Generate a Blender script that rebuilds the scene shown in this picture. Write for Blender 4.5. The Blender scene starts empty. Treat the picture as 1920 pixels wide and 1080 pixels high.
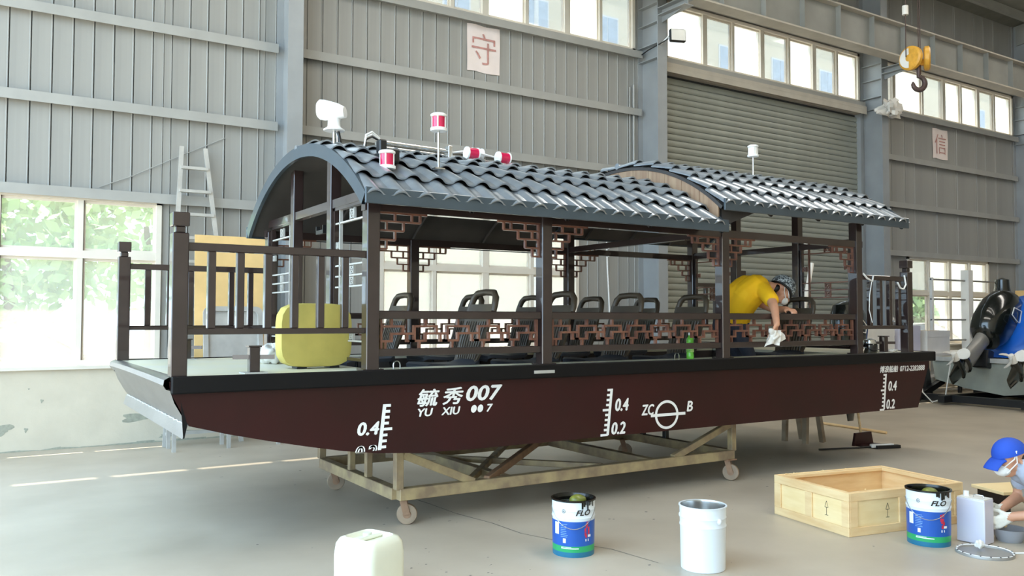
import bpy, bmesh, math, random
from mathutils import Vector, Matrix, Euler
random.seed(7)
SC = bpy.context.scene
COL = SC.collection
PI = math.pi
sin, cos, rad = math.sin, math.cos, math.radians

# ------------------------------------------------------------------ camera
YAW, PITCH, ROLL = 0.5662, 0.0371, 0.0018
_f = Vector((sin(YAW)*cos(PITCH), cos(YAW)*cos(PITCH), sin(PITCH)))
_r = Vector((cos(YAW), -sin(YAW), 0)); _u = _r.cross(_f)
_r2 = _r*cos(ROLL)+_u*sin(ROLL); _u2 = -_r*sin(ROLL)+_u*cos(ROLL)
cam = bpy.data.cameras.new('camera'); cam.sensor_width = 36; cam.lens = 29.325
cam.clip_start = .05; cam.clip_end = 300
camo = bpy.data.objects.new('camera', cam); COL.objects.link(camo)
camo.matrix_world = Matrix(((_r2.x, _u2.x, -_f.x, 0), (_r2.y, _u2.y, -_f.y, 0), (_r2.z, _u2.z, -_f.z, 1.5), (0, 0, 0, 1)))
SC.camera = camo

# ------------------------------------------------------------------ light
world = bpy.data.worlds.new('sky'); SC.world = world; world.use_nodes = True
wn = world.node_tree; wn.nodes.clear()
wo = wn.nodes.new('ShaderNodeOutputWorld'); wb = wn.nodes.new('ShaderNodeBackground')
wb.inputs[0].default_value = (.56, .785, 1.0, 1); wb.inputs[1].default_value = 2.2
wn.links.new(wb.outputs[0], wo.inputs[0])
sun = bpy.data.lights.new('sun', 'SUN'); sun.energy = 9.0; sun.angle = .009; sun.color = (1, .93, .8)
suno = bpy.data.objects.new('sun', sun); COL.objects.link(suno)
suno.rotation_euler = Vector((.06, -.335, -1)).to_track_quat('-Z', 'Y').to_euler()
# area lamps added for top light, as if from assumed, unseen roof skylights
SKYL = (6.4, 12.9, 19.3)
for i, x in enumerate(SKYL):
    l = bpy.data.lights.new('assumed_skylight', 'AREA'); l.shape = 'RECTANGLE'; l.size = 1.3; l.size_y = 10.0; l.energy = 140; l.color = (1, .95, .86)
    lo = bpy.data.objects.new('assumed_skylight', l); COL.objects.link(lo); lo.location = (x, 3.0, 9.76); lo.rotation_euler = (rad(-7.1), 0, 0)
VS = SC.view_settings
VS.view_transform = 'Standard'; VS.look = 'None'; VS.gamma = 1; VS.use_curve_mapping = False
VS.exposure = 1.5

# ------------------------------------------------------------------ materials
def srgb(r, g, b):
    f = lambda c: (c/255/12.92) if c/255 <= .04045 else ((c/255+.055)/1.055)**2.4
    return (f(r), f(g), f(b), 1)
MATS = {}
def mat(name, col, rough=.5, metal=0., var=0., scale=4., bump=0., bscale=40., col2=None, stretch=None, coat=0., emit=0., alpha=None, trans=0., spec=.5, thr=None):
    m = bpy.data.materials.new(name); m.use_nodes = True; nt = m.node_tree
    b = nt.nodes['Principled BSDF']
    b.inputs['Base Color'].default_value = col; b.inputs['Roughness'].default_value = rough
    b.inputs['Metallic'].default_value = metal; b.inputs['Coat Weight'].default_value = coat
    b.inputs['Specular IOR Level'].default_value = spec
    if trans: b.inputs['Transmission Weight'].default_value = trans
    m.diffuse_color = col
    tc = nt.nodes.new('ShaderNodeTexCoord'); mp = nt.nodes.new('ShaderNodeMapping')
    nt.links.new(tc.outputs['Object'], mp.inputs[0])
    if stretch: mp.inputs['Scale'].default_value = stretch
    if var or col2:
        n = nt.nodes.new('ShaderNodeTexNoise'); n.inputs['Scale'].default_value = scale; n.inputs['Detail'].default_value = 5
        nt.links.new(mp.outputs[0], n.inputs['Vector'])
        cr = nt.nodes.new('ShaderNodeValToRGB')
        lo, hi = (.35, .65) if thr is None else thr
        cr.color_ramp.elements[0].position = lo; cr.color_ramp.elements[1].position = hi
        c2 = col2 or tuple(min(1, c*(1+var)) for c in col[:3])+(1,)
        c1 = col if col2 else tuple(c*(1-var) for c in col[:3])+(1,)
        cr.color_ramp.elements[0].color = c1; cr.color_ramp.elements[1].color = c2
        nt.links.new(n.outputs[0], cr.inputs[0]); nt.links.new(cr.outputs[0], b.inputs['Base Color'])
    if bump:
        n2 = nt.nodes.new('ShaderNodeTexNoise'); n2.inputs['Scale'].default_value = bscale; n2.inputs['Detail'].default_value = 3
        nt.links.new(mp.outputs[0], n2.inputs['Vector'])
        bp = nt.nodes.new('ShaderNodeBump'); bp.inputs['Strength'].default_value = bump; bp.inputs['Distance'].default_value = .01
        nt.links.new(n2.outputs[0], bp.inputs['Height']); nt.links.new(bp.outputs[0], b.inputs['Normal'])
    MATS[name] = m
    return m
def glass(name, tint, milk):
    m = bpy.data.materials.new(name); m.use_nodes = True; nt = m.node_tree; nt.nodes.clear()
    o = nt.nodes.new('ShaderNodeOutputMaterial'); t = nt.nodes.new('ShaderNodeBsdfTransparent'); t.inputs[0].default_value = tint
    g = nt.nodes.new('ShaderNodeBsdfGlossy'); g.inputs['Roughness'].default_value = .05
    tl = nt.nodes.new('ShaderNodeBsdfTranslucent'); tl.inputs[0].default_value = (.85, .83, .78, 1)
    n = nt.nodes.new('ShaderNodeTexNoise'); n.inputs['Scale'].default_value = .8
    mr = nt.nodes.new('ShaderNodeMapRange'); mr.inputs['To Min'].default_value = milk*.8; mr.inputs['To Max'].default_value = milk*1.2
    nt.links.new(n.outputs[0], mr.inputs[0])
    m1 = nt.nodes.new('ShaderNodeMixShader'); m2 = nt.nodes.new('ShaderNodeMixShader')
    nt.links.new(mr.outputs[0], m1.inputs[0]); nt.links.new(t.outputs[0], m1.inputs[1]); nt.links.new(tl.outputs[0], m1.inputs[2])
    m2.inputs[0].default_value = .05; nt.links.new(m1.outputs[0], m2.inputs[1]); nt.links.new(g.outputs[0], m2.inputs[2])
    nt.links.new(m2.outputs[0], o.inputs[0])
    MATS[name] = m
    return m
M = MATS
mat('panel', srgb(152, 151, 146), .42, .1, var=.07, scale=2.2, stretch=(1, 1, .25))
mat('panel_gap', srgb(60, 62, 62), .8, var=.1)
mat('purlin', srgb(164, 163, 158), .4, .1, var=.05, scale=3)
mat('column', srgb(152, 155, 156), .38, .1, var=.06, scale=2)
mat('low_wall', srgb(204, 194, 174), .8, var=.05, scale=3, bump=.25, bscale=25)
mat('peeled', srgb(158, 158, 142), .9, var=.12, scale=20, bump=.4)
mat('floor', srgb(172, 160, 142), .45, col2=srgb(194, 182, 164), scale=1.1, bump=.06, bscale=14, thr=(.3, .72))
mat('floor_stain', srgb(120, 116, 108), .7, var=.2, scale=30)
mat('ceiling', srgb(120, 120, 112), .7, var=.08)
mat('girder', srgb(150, 150, 144), .5, .1, var=.08, scale=2)
mat('girder_flange', srgb(190, 182, 168), .5, var=.06)
mat('win_frame', srgb(222, 214, 200), .45, var=.03)
mat('win_dark', srgb(120, 110, 100), .5, var=.05)
mat('shutter', srgb(150, 152, 142), .4, .15, var=.06, scale=2)
glass('glass', (.52, .515, .505, 1), .05)
glass('glass_hazy', (.80, .80, .79, 1), .16)  # milky share stands in for overexposure haze over the view outside
glass('glass_milk', (.70, .69, .67, 1), .14)
mat('paper', srgb(232, 218, 212), .8, var=.03, scale=6)
mat('paper_ink', srgb(190, 138, 130), .8, var=.15, scale=20)
mat('hull', srgb(52, 19, 19), .34, col2=srgb(44, 19, 17), scale=1.6, coat=0, spec=.3)
mat('black_trim', srgb(9, 8, 10), .55, spec=.25, var=.1)
mat('alu', srgb(150, 147, 144), .34, .75, var=.08, scale=9, bump=.1, bscale=60, stretch=(1, .3, 1))
mat('alu_dull', srgb(190, 188, 182), .45, .3, var=.1, scale=6)
mat('deck', srgb(222, 220, 204), .4, .1, col2=srgb(224, 220, 192), scale=2.5)
mat('wood_paint', srgb(52, 39, 37), .3, .1, col2=srgb(44, 31, 29), scale=5, coat=.9)
mat('wood_lattice', srgb(122, 80, 62), .38, col2=srgb(96, 58, 46), scale=9, coat=.3)
mat('roof_tile', srgb(158, 164, 170), .28, .5, col2=srgb(138, 144, 150), scale=5, coat=.5)
mat('roof_trim', srgb(70, 82, 91), .28, .3, var=.06, scale=4, coat=.3)
mat('roof_under', srgb(62, 58, 56), .6, var=.12, scale=4)
mat('gable_board', srgb(146, 116, 92), .6, col2=srgb(168, 140, 112), scale=3, stretch=(1, 7, .6))
mat('white_mark', srgb(236, 234, 230), .5, var=.02)
mat('chair', srgb(74, 63, 50), .38, var=.08, scale=6)
mat('seat_pad', srgb(58, 60, 66), .5, var=.08, scale=6)
mat('floor_well', srgb(70, 62, 58), .6, var=.15)
mat('steel', srgb(200, 200, 198), .2, .9, var=.05)
mat('white_plastic', srgb(240, 240, 238), .35, var=.02)
mat('red_lens', srgb(205, 24, 78), .12, var=.06, coat=.6)
mat('black', srgb(20, 20, 22), .4, var=.15)
mat('black_gloss', srgb(14, 15, 18), .1, var=.1, coat=.6)
mat('trolley', srgb(178, 158, 118), .5, .1, col2=srgb(140, 120, 96), scale=7)
mat('wheel', srgb(150, 130, 108), .6, var=.12, scale=12)
mat('rust', srgb(150, 118, 92), .6, .2, var=.15, scale=14)
mat('pine', srgb(236, 206, 156), .55, col2=srgb(222, 184, 132), scale=3, stretch=(1, 1, 6), bump=.08, bscale=30)
mat('pine_light', srgb(242, 216, 164), .55, col2=srgb(234, 204, 148), scale=3, stretch=(1, 1, 6))
mat('ink', srgb(42, 34, 24), .7, var=.1)
mat('jerry', srgb(226, 226, 206), .4, var=.03, scale=5)
mat('paint_blue', srgb(26, 84, 170), .35, var=.05, scale=3)
mat('paint_green', srgb(40, 160, 96), .35, var=.05)
mat('paint_teal', srgb(30, 108, 140), .35, var=.05)
mat('paint_white', srgb(226, 232, 236), .32, var=.02)
mat('paint_black', srgb(20, 20, 16), .2, var=.2)
mat('paint_sludge', srgb(120, 124, 52), .3, var=.25, scale=20)
mat('paint_red', srgb(196, 42, 70), .4, var=.2, scale=20)
mat('text_pale', srgb(150, 190, 230), .5, var=.02)
mat('lilac_tin', srgb(214, 210, 222), .35, .1, var=.03)
mat('yellow_block', srgb(204, 186, 98), .6, col2=srgb(182, 166, 84), scale=4)
mat('cloth_white', srgb(226, 222, 214), .9, var=.06, scale=14, bump=.3)
mat('shirt_yellow', srgb(255, 192, 14), .8, var=.05, scale=6, bump=.2, bscale=18)
mat('trousers', srgb(52, 54, 64), .85, var=.1)
mat('skin', srgb(206, 150, 118), .5, var=.06, scale=8)
mat('hair', srgb(24, 20, 18), .5, var=.2)
mat('hat_mottle', srgb(50, 56, 62), .8, col2=srgb(180, 188, 190), scale=55, thr=(.42, .58))
mat('mask', srgb(236, 232, 226), .8, var=.03)
mat('cap_blue', srgb(30, 74, 176), .75, var=.08, scale=8, bump=.15)
mat('shirt_grey', srgb(176, 182, 196), .85, var=.07, scale=8)
mat('glove', srgb(234, 228, 214), .9, var=.06, scale=20, bump=.3)
mat('bowl_grey', srgb(150, 150, 154), .5, var=.05)
mat('cardboard', srgb(226, 190, 128), .75, var=.07, scale=4)
mat('crane_yellow', srgb(222, 164, 60), .4, var=.12, scale=14)
mat('hook_steel', srgb(86, 70, 66), .5, .4, var=.15)
mat('green_plastic', srgb(120, 214, 70), .15, var=.12, scale=20, coat=.4)
mat('green_label', srgb(214, 240, 150), .4, col2=srgb(84, 180, 60), scale=25)
mat('outboard', srgb(22, 26, 24), .18, var=.15, coat=.6)
mat('outboard_grey', srgb(150, 146, 140), .35, .3, var=.08)
mat('tarp_blue', srgb(24, 104, 208), .35, var=.1, scale=3, coat=.3)
mat('boat_hull_grey', srgb(150, 152, 140), .5, var=.1, scale=3)
mat('concrete_out', srgb(172, 168, 158), .9, var=.05)
mat('cream_wall', srgb(240, 226, 202), .9, var=.04, scale=.6)
mat('out_frame', srgb(240, 240, 240), .6, var=.02)
mat('out_glass', srgb(190, 205, 222), .15, var=.1)
mat('car_paint', srgb(176, 180, 184), .25, var=.02, coat=.5)
mat('car_glass', srgb(70, 80, 88), .08, var=.1)
mat('tyre', srgb(34, 34, 36), .8, var=.1)
mat('leaf', srgb(150, 184, 120), .7, var=.12, scale=3)
mat('leaf_light', srgb(176, 204, 144), .7, var=.12, scale=3)
mat('bark', srgb(112, 92, 72), .9, var=.2, scale=8)
mat('old_wood', srgb(168, 152, 130), .7, col2=srgb(140, 122, 100), scale=5)
mat('khaki', srgb(168, 160, 144), .85, var=.08, scale=6)
mat('tin_white', srgb(228, 224, 216), .5, var=.04)

# ------------------------------------------------------------------ helpers
def tag(o, label=None, cat=None, group=None, kind=None):
    if label: o['label'] = label
    if cat: o['category'] = cat
    if group: o['group'] = group
    if kind: o['kind'] = kind
    return o
def thing(name, label, cat, loc=(0, 0, 0), rz=0., group=None, kind=None):
    o = bpy.data.objects.new(name, None); COL.objects.link(o); o.empty_display_size = .1
    o.location = loc; o.rotation_euler = (0, 0, rz)
    return tag(o, label, cat, group, kind)
def root_of(o):
    while o.parent: o = o.parent
    return o
def V(*a): return Vector(a)
class MB:
    """collects geometry in one coordinate frame; build() makes one mesh object"""
    def __init__(s): s.v = []; s.f = []; s.mi = []
    def add(s, vs, fs, mi=0):
        n = len(s.v); s.v += [Vector(p) for p in vs]; s.f += [tuple(i+n for i in f) for f in fs]; s.mi += [mi]*len(fs); return s
    def box(s, x0, x1, y0, y1, z0, z1, mi=0):
        vs = [(x, y, z) for x in (x0, x1) for y in (y0, y1) for z in (z0, z1)]
        return s.add(vs, [(0, 1, 3, 2), (4, 6, 7, 5), (0, 4, 5, 1), (2, 3, 7, 6), (0, 2, 6, 4), (1, 5, 7, 3)], mi)
    def bar(s, p0, p1, w, h, up=(0, 0, 1), mi=0):
        p0 = Vector(p0); p1 = Vector(p1); d = (p1-p0).normalized(); up = Vector(up)
        a = d.cross(up)
        if a.length < 1e-4: a = d.cross(Vector((1, 0, 0)))
        a.normalize(); b = a.cross(d)
        vs = []
        for p in (p0, p1):
            for i, j in ((-1, -1), (1, -1), (1, 1), (-1, 1)): vs.append(p+a*i*w/2+b*j*h/2)
        return s.add(vs, [(0, 3, 2, 1), (4, 5, 6, 7), (0, 1, 5, 4), (1, 2, 6, 5), (2, 3, 7, 6), (3, 0, 4, 7)], mi)
    def tube(s, pts, r, n=8, cap=True, mi=0):
        pts = [Vector(p) for p in pts]; m = len(pts); rs = r if isinstance(r, (list, tuple)) else [r]*m
        rings = []; prev = None
        for i, p in enumerate(pts):
            d = (pts[min(i+1, m-1)]-pts[max(i-1, 0)]).normalized()
            if prev is None:
                a = d.cross(Vector((0, 0, 1)))
                if a.length < 1e-3: a = d.cross(Vector((1, 0, 0)))
            else: a = prev-d*prev.dot(d)
            a.normalize(); prev = a; b = d.cross(a)
            rings.append([p+(a*cos(2*PI*k/n)+b*sin(2*PI*k/n))*rs[i] for k in range(n)])
        return s.loft(rings, cap, mi)
    def loft(s, rings, cap=True, mi=0, closed=True):
        n = len(rings[0]); vs = [p for r in rings for p in r]; fs = []
        for i in range(len(rings)-1):
            for k in range(n if closed else n-1):
                fs.append((i*n+k, i*n+(k+1) % n, (i+1)*n+(k+1) % n, (i+1)*n+k))
        if cap and closed: fs += [tuple(range(n))[::-1], tuple((len(rings)-1)*n+k for k in range(n))]
        return s.add(vs, fs, mi)
    def lathe(s, prof, c=(0, 0, 0), n=24, a0=0, a1=2*PI, mi=0):
        full = abs(a1-a0-2*PI) < 1e-6; m = n if full else n+1
        rings = [[Vector((c[0]+r*cos(a0+(a1-a0)*k/n), c[1]+r*sin(a0+(a1-a0)*k/n), c[2]+z)) for k in range(m)] for r, z in prof]
        return s.loft(rings, False, mi, closed=full)
    def prism(s, poly, fn, d0, d1, mi=0):
        """poly: 2D points; fn(a,b,d) -> xyz"""
        n = len(poly); vs = [fn(a, b, d0) for a, b in poly]+[fn(a, b, d1) for a, b in poly]
        fs = [tuple(range(n)), tuple(range(2*n-1, n-1, -1))]+[(i, i+n, (i+1) % n+n, (i+1) % n) for i in range(n)]
        return s.add(vs, fs, mi)
    def ell(s, c, rx, ry, rz, nu=14, nv=9, mi=0, rot=None, v0=-PI/2, v1=PI/2):
        rings = []
        for j in range(nv+1):
            t = v0+(v1-v0)*j/nv
            ring = []
            for k in range(nu):
                p = Vector((rx*cos(t)*cos(2*PI*k/nu), ry*cos(t)*sin(2*PI*k/nu), rz*sin(t)))
                if rot: p = rot @ p
                ring.append(p+Vector(c))
            rings.append(ring)
        return s.loft(rings, False, mi)
    def capsule(s, p0, r0, p1, r1, n=12, mi=0):
        p0 = Vector(p0); p1 = Vector(p1); d = (p1-p0)
        if d.length < 1e-5: d = Vector((0, 0, 1))
        d.normalize(); pts = []; rs = []
        for t in (-1, -.86, -.5, 0): pts.append(p0+d*r0*t); rs.append(max(.002, r0*math.sqrt(max(0, 1-t*t))))
        for t in (0, .5, .86, 1): pts.append(p1+d*r1*t); rs.append(max(.002, r1*math.sqrt(max(0, 1-t*t))))
        return s.tube(pts, rs, n, True, mi)
    def xf(s, mtx):
        s.v = [mtx @ p for p in s.v]; return s
    def mesh(s, name, mats, smooth=None, bevel=0, bseg=1, clean=True):
        me = bpy.data.meshes.new(name); me.from_pydata([tuple(p) for p in s.v], [], s.f)
        for m in (mats if isinstance(mats, (list, tuple)) else [mats]): me.materials.append(M[m] if isinstance(m, str) else m)
        me.polygons.foreach_set('material_index', s.mi)
        bm = bmesh.new(); bm.from_mesh(me)
        if clean: bmesh.ops.remove_doubles(bm, verts=bm.verts, dist=1e-5)
        bmesh.ops.recalc_face_normals(bm, faces=bm.faces)
        if bevel:
            ed = [e for e in bm.edges if len(e.link_faces) == 2 and e.calc_face_angle(0) > .5]
            bmesh.ops.bevel(bm, geom=ed, offset=bevel, segments=bseg, profile=.6, affect='EDGES', clamp_overlap=True)
        if smooth is not None:
            for f in bm.faces: f.smooth = True
            for e in bm.edges:
                if len(e.link_faces) == 2 and e.calc_face_angle(0) > smooth: e.smooth = False
        bm.to_mesh(me); bm.free(); me.update()
        return me
    def build(s, name, mats, parent=None, smooth=None, bevel=0, bseg=1, local=False, kind=None, label=None, clean=True):
        if parent is not None and not local:
            off = root_of(parent).location
            s.v = [p-off for p in s.v]
        o = bpy.data.objects.new(name, s.mesh(name, mats, smooth, bevel, bseg, clean)); COL.objects.link(o)
        if parent is not None: o.parent = parent
        if kind: o['kind'] = kind
        if label: o['label'] = label
        return o
def inst(name, mesh, parent=None, loc=(0, 0, 0), rot=(0, 0, 0), scale=(1, 1, 1)):
    o = bpy.data.objects.new(name, mesh); COL.objects.link(o); o.parent = parent
    o.location = loc; o.rotation_euler = rot; o.scale = scale
    return o
def copy_tree(o, parent=None):
    c = o.copy(); COL.objects.link(c); c.parent = parent
    for ch in list(o.children): copy_tree(ch, c)
    return c
def subd(o, lv=1):
    m = o.modifiers.new('sub', 'SUBSURF'); m.levels = lv; m.render_levels = lv; return o
_TX = {}
def glyphs(body, shear=0., bold=0.):
    k = (body, shear, bold)
    if k not in _TX:
        c = bpy.data.curves.new('t', 'FONT'); c.body = body; c.shear = shear; c.offset = bold; c.resolution_u = 3; c.size = 1
        o = bpy.data.objects.new('t', c); COL.objects.link(o)
        dg = bpy.context.evaluated_depsgraph_get(); dg.update()
        me = o.evaluated_get(dg).to_mesh()
        vs = [(p.co.x, p.co.y) for p in me.vertices]; fs = [tuple(p.vertices) for p in me.polygons]
        o.evaluated_get(dg).to_mesh_clear(); bpy.data.objects.remove(o); bpy.data.curves.remove(c)
        x0 = min(v[0] for v in vs); x1 = max(v[0] for v in vs); y0 = min(v[1] for v in vs); y1 = max(v[1] for v in vs)
        _TX[k] = ([((x-x0)/(x1-x0), (y-y0)/(y1-y0)) for x, y in vs], fs)
    return _TX[k]
def text(mb, body, fn, shear=0., bold=0., mi=0):
    """fn maps unit square (a,b) to xyz"""
    vs, fs = glyphs(body, shear, bold)
    return mb.add([fn(a, b) for a, b in vs], fs, mi)
def hullmark(x0, x1, z0, z1, y=5.306):
    return lambda a, b: (x0+(x1-x0)*a, y, z0+(z1-z0)*b)

# ------------------------------------------------------------------ the hall
YW = 11.0
fl = MB().box(-8, 28.2, -6, YW, -.1, 0).build('floor', 'floor', kind='structure')
tag(fl, 'pale grey concrete workshop floor with faint stains')
# floor crack as a recessed-looking dark thread and dried drips
cr = MB()
pts = [(2.75, 7.6), (3.0, 7.2), (3.05, 6.6), (3.1, 6.1), (3.12, 5.7), (3.2, 5.3), (3.22, 4.94), (3.34, 4.6), (3.5, 4.3), (3.55, 3.9)]
for (a, b), (c, d) in zip(pts, pts[1:]):
    w = random.uniform(.004, .009)
    cr.add([(a-w, b, .0015), (a+w, b, .0015), (c+w*.8, d, .0015), (c-w*.8, d, .0015)], [(0, 1, 2, 3)])
cr.build('crack', 'floor_stain', fl, clean=False)
st = MB()
for i in range(150):
    x = random.uniform(1.2, 7.5); y = random.uniform(3.2, 9.8); r = random.uniform(.004, .018)
    if i > 120: x = random.gauss(2.35, .2); y = random.gauss(4.35, .25); r = random.uniform(.004, .014)
    k = random.randint(4, 7); a0 = random.random()*6
    st.add([(x+r*random.uniform(.5, 1.2)*cos(a0+2*PI*j/k), y+r*random.uniform(.4, 1.)*sin(a0+2*PI*j/k), .002) for j in range(k)], [tuple(range(k))])
st.build('paint_speck', 'floor_stain', fl, kind='stuff', clean=False)

BAYS = [(-2.85, 3.25), (3.45, 9.58), (9.79, 15.85), (16.07, 22.15)]
CL = (6.14, 7.2)
OPEN = [[(-1.65, 1.85, .95, 2.95), (-2.6, 3.1, *CL)],
        [(4.75, 8.27, .95, 2.95), (3.6, 9.5, *CL)],
        [(10.0, 15.8, 0, 5.93), (10.2, 15.8, *CL)],
        [(17.45, 20.83, .95, 2.92), (16.3, 22.1, *CL)]]
def rect_minus(x0, x1, z0, z1, holes):
    xs = sorted({x0, x1, *[v for h in holes for v in h[:2]]}); zs = sorted({z0, z1, *[v for h in holes for v in h[2:]]})
    out = []
    for a, b in zip(xs, xs[1:]):
        for c, d in zip(zs, zs[1:]):
            mx, mz = (a+b)/2, (c+d)/2
            if mx < x0 or mx > x1 or any(h[0] < mx < h[1] and h[2] < mz < h[3] for h in holes): continue
            out.append((a, b, c, d))
    return out
wb_ = MB()
holes = [h for b in OPEN for h in b]
for a, b, c, d in rect_minus(-3.2, 28.2, 0, 9.1, holes): wb_.box(a, b, YW+.012, YW+.08, c, d)
wall = wb_.build('wall_back', 'panel_gap', kind='structure')
tag(wall, 'grey ribbed metal wall panels between steel columns')
um = MB().box(0, 1, 0, 1, 0, 1).mesh('panel', 'panel')
# one raised metal strip, chamfered along both edges
pm = MB().loft([[V(x, y, z) for x, y in ((.012, 1), (.03, 0), (.9, 0), (.93, -.3), (.97, -.3), (.988, 1))] for z in (0, 1)], True).mesh('panel', 'panel')
def panels(x0, x1, z0, z1, w, hs):
    n = max(1, round((x1-x0)/w)); w = (x1-x0)/n
    xs = [x0+i*w for i in range(n+1)]
    for h in hs:
        for e in h[:2]:
            k = min(range(len(xs)), key=lambda j: abs(xs[j]-e))
            if 0 < k < len(xs)-1 and abs(xs[k]-e) < w*.3: xs[k] = e
            elif x0 < e < x1: xs = sorted(xs+[e])
    for a, b in zip(xs, xs[1:]):
        w = b-a; cut = [(z0, z1)]
        for h in hs:
            if min(b, h[1])-max(a, h[0]) > .01:
                new = []
                for c, d in cut:
                    if h[3] <= c or h[2] >= d: new.append((c, d)); continue
                    if h[2]-c > .02: new.append((c, h[2]))
                    if d-h[3] > .02: new.append((h[3], d))
                cut = new
        for c, d in cut: inst('panel', pm, wall, (a, YW-.006, c), scale=(w, .02, d-c))
for bi, (x0, x1) in enumerate(BAYS):
    hs = OPEN[bi]
    panels(x0, x1, .93 if bi != 2 else .0, 7.3, .217 if bi != 3 else .87, hs)
    panels(x0, x1, 7.3, 9.05, .87, hs)
panels(22.35, 28.2, 0, 9.05, .87, [])
# purlins (C channels with a lit top flange)
for bi, (x0, x1) in enumerate(BAYS):
    for z in (2.99, 4.06, 5.1, 6.1):
        if bi == 2 and z < 6: continue
        y0 = YW-.1 if z < 6 else YW-.13
        MB().box(x0, x1, y0, YW-.006, z-.055, z+.035).box(x0, x1, y0-.012, y0, z-.085, z+.035).build('purlin', 'purlin', wall)
    MB().box(x0, x1, YW-.13, YW-.006, 7.22, 7.34).build('purlin', 'purlin', wall)
# columns
for i, (a, b) in enumerate([(-3.05, -2.85), (3.25, 3.45), (9.58, 9.79), (15.85, 16.07), (22.15, 22.35)]):
    c = thing('column', None, None, (a, 10.48, 0), kind='structure')
    tag(c, ['grey steel column left of the wide window', 'grey steel column behind the bow end of the boat roof', 'grey steel column left of the roller shutter',
            'grey steel column right of the roller shutter', 'grey steel column at the far right'][i])
    MB().box(a, b, 10.48, 10.495, 0, 9.1).build('flange', 'column', c)
    MB().box(a, b, 10.975, 10.99, 0, 9.1).build('flange', 'column', c)
    m = (a+b)/2
    MB().box(m-.006, m+.006, 10.495, 10.975, 0, 9.1).build('web', 'column', c)
    for z in (5.95, 6.2, 6.57, 6.9): MB().box(a+.005, b-.005, 10.495, 10.975, z, z+.014).build('stiffener', 'column', c)
    MB().prism([(9.86, 6.78), (10.48, 6.78), (10.48, 6.55), (9.86, 6.68)], lambda p, q, d: (d, p, q), m-.007, m+.007).build('bracket_web', 'column', c)
    MB().box(a-.02, b+.02, 9.84, 10.48, 6.765, 6.78).box(a, b, 9.84, 10.48, 6.655, 6.67).build('bracket_plate', 'column', c)
    MB().box(a-.08, b+.08, 10.4, 10.99, 0, .02).build('base_plate', 'column', c)
# crane runway girder
g = thing('crane_runway', 'grey crane runway girder above the high windows', None, (10, 9.95, 6.78), kind='structure')
MB().box(-3.2, 28, 9.93, 9.945, 6.81, 7.45).build('web', 'girder', g)
MB().box(-3.2, 28, 9.8, 10.08, 6.782, 6.812).build('bottom_flange', 'girder_flange', g)
MB().box(-3.2, 28, 9.8, 10.08, 7.45, 7.48).build('top_flange', 'girder_flange', g)
for i in range(30):
    x = -3.04+i*1.04
    MB().box(x, x+.012, 9.82, 9.93, 6.815, 7.45).build('stiffener', 'girder', g)
# ceiling
ce = MB().prism([(YW+.08, 9.0), (-4, 10.9), (-4, 11.0), (YW+.72, 8.97)], lambda p, q, d: (d, p, q), -3.3, 28.2).build('ceiling', 'ceiling', kind='structure')
tag(ce, 'dull grey sheet roof of the workshop')
for i in range(7):
    y = 10.4-i*1.9; z = 9.0+(YW+.2-y)*1.9/15.2-.02
    MB().box(-3.3, 28.2, y-.04, y+.04, z-.2, z).build('purlin', 'girder', ce)
for i, x in enumerate((3.35, 9.7, 15.96, 22.25)):
    MB().prism([(10.9, 8.5), (10.9, 9.0), (-4, 10.85), (-4, 10.3)], lambda p, q, d: (d, p, q), x-.06, x+.06).build('rafter', 'girder', ce)
wf = MB().box(-3.3, 28.2, -4.2, -4, 0, 11).build('wall_front', 'low_wall', kind='structure'); tag(wf, 'pale front wall behind the camera')  # unseen wall, coloured pale to bounce fill light back into the hall
for x in SKYL:
    p = MB().prism([(8.0, 9.32), (-2.0, 10.57), (-2.0, 10.58), (8.0, 9.33)], lambda p, q, d: (d, p, q), x-.68, x+.68).build('assumed_skylight_pane', 'tin_white', ce)  # opaque sheet for an assumed opening; the added lamp below gives the light
we = MB().box(28, 28.2, -4, YW, 0, 11).build('wall_right', 'panel', kind='structure'); tag(we, 'grey metal end wall far to the right')

# lower masonry wall with peeling paint
lw = MB()
for a, b in ((-2.85, 3.25), (3.45, 9.58), (16.07, 22.15)): lw.box(a, b, YW-.1, YW-.008, 0, .91)
lw = lw.build('wall_dado', 'low_wall', kind='structure'); tag(lw, 'low white plastered wall with peeling paint under the windows')
sl = MB()
for a, b in ((-2.85, 3.25), (3.45, 9.58), (16.07, 22.15)): sl.box(a, b, YW-.15, YW-.005, .91, .95)
sl.build('window_ledge', 'win_frame', lw)
def patch(cx, cz, w, h, n=22):
    pts = []
    for k in range(n):
        a = 2*PI*k/n; q = 1+.3*sin(3*a+cx)+random.uniform(-.12, .12)
        pts.append((cx+w*cos(a)*q, YW-.1015, cz+h*sin(a)*q))
    MB().add(pts, [tuple(range(n))]).build('peeled_patch', 'peeled', lw, clean=False)
patch(1.62, .31, .2, .045); patch(.19, .26, .13, .06); patch(.45, .24, .018, .025); patch(.6, .56, .015, .02)
patch(1.95, .07, .1, .02); patch(.47, .7, .01, .008); patch(2.2, .1, .12, .02)
sk = MB()
for i in range(26):
    x = -2+i*.2; sk.add([(x, YW-.103, 0), (x+.2, YW-.103, 0), (x+.2, YW-.103, random.uniform(.004, .03)), (x, YW-.103, random.uniform(.004, .03))], [(0, 1, 2, 3)])
sk.build('grime_line', 'peeled', lw, clean=False)

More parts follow.
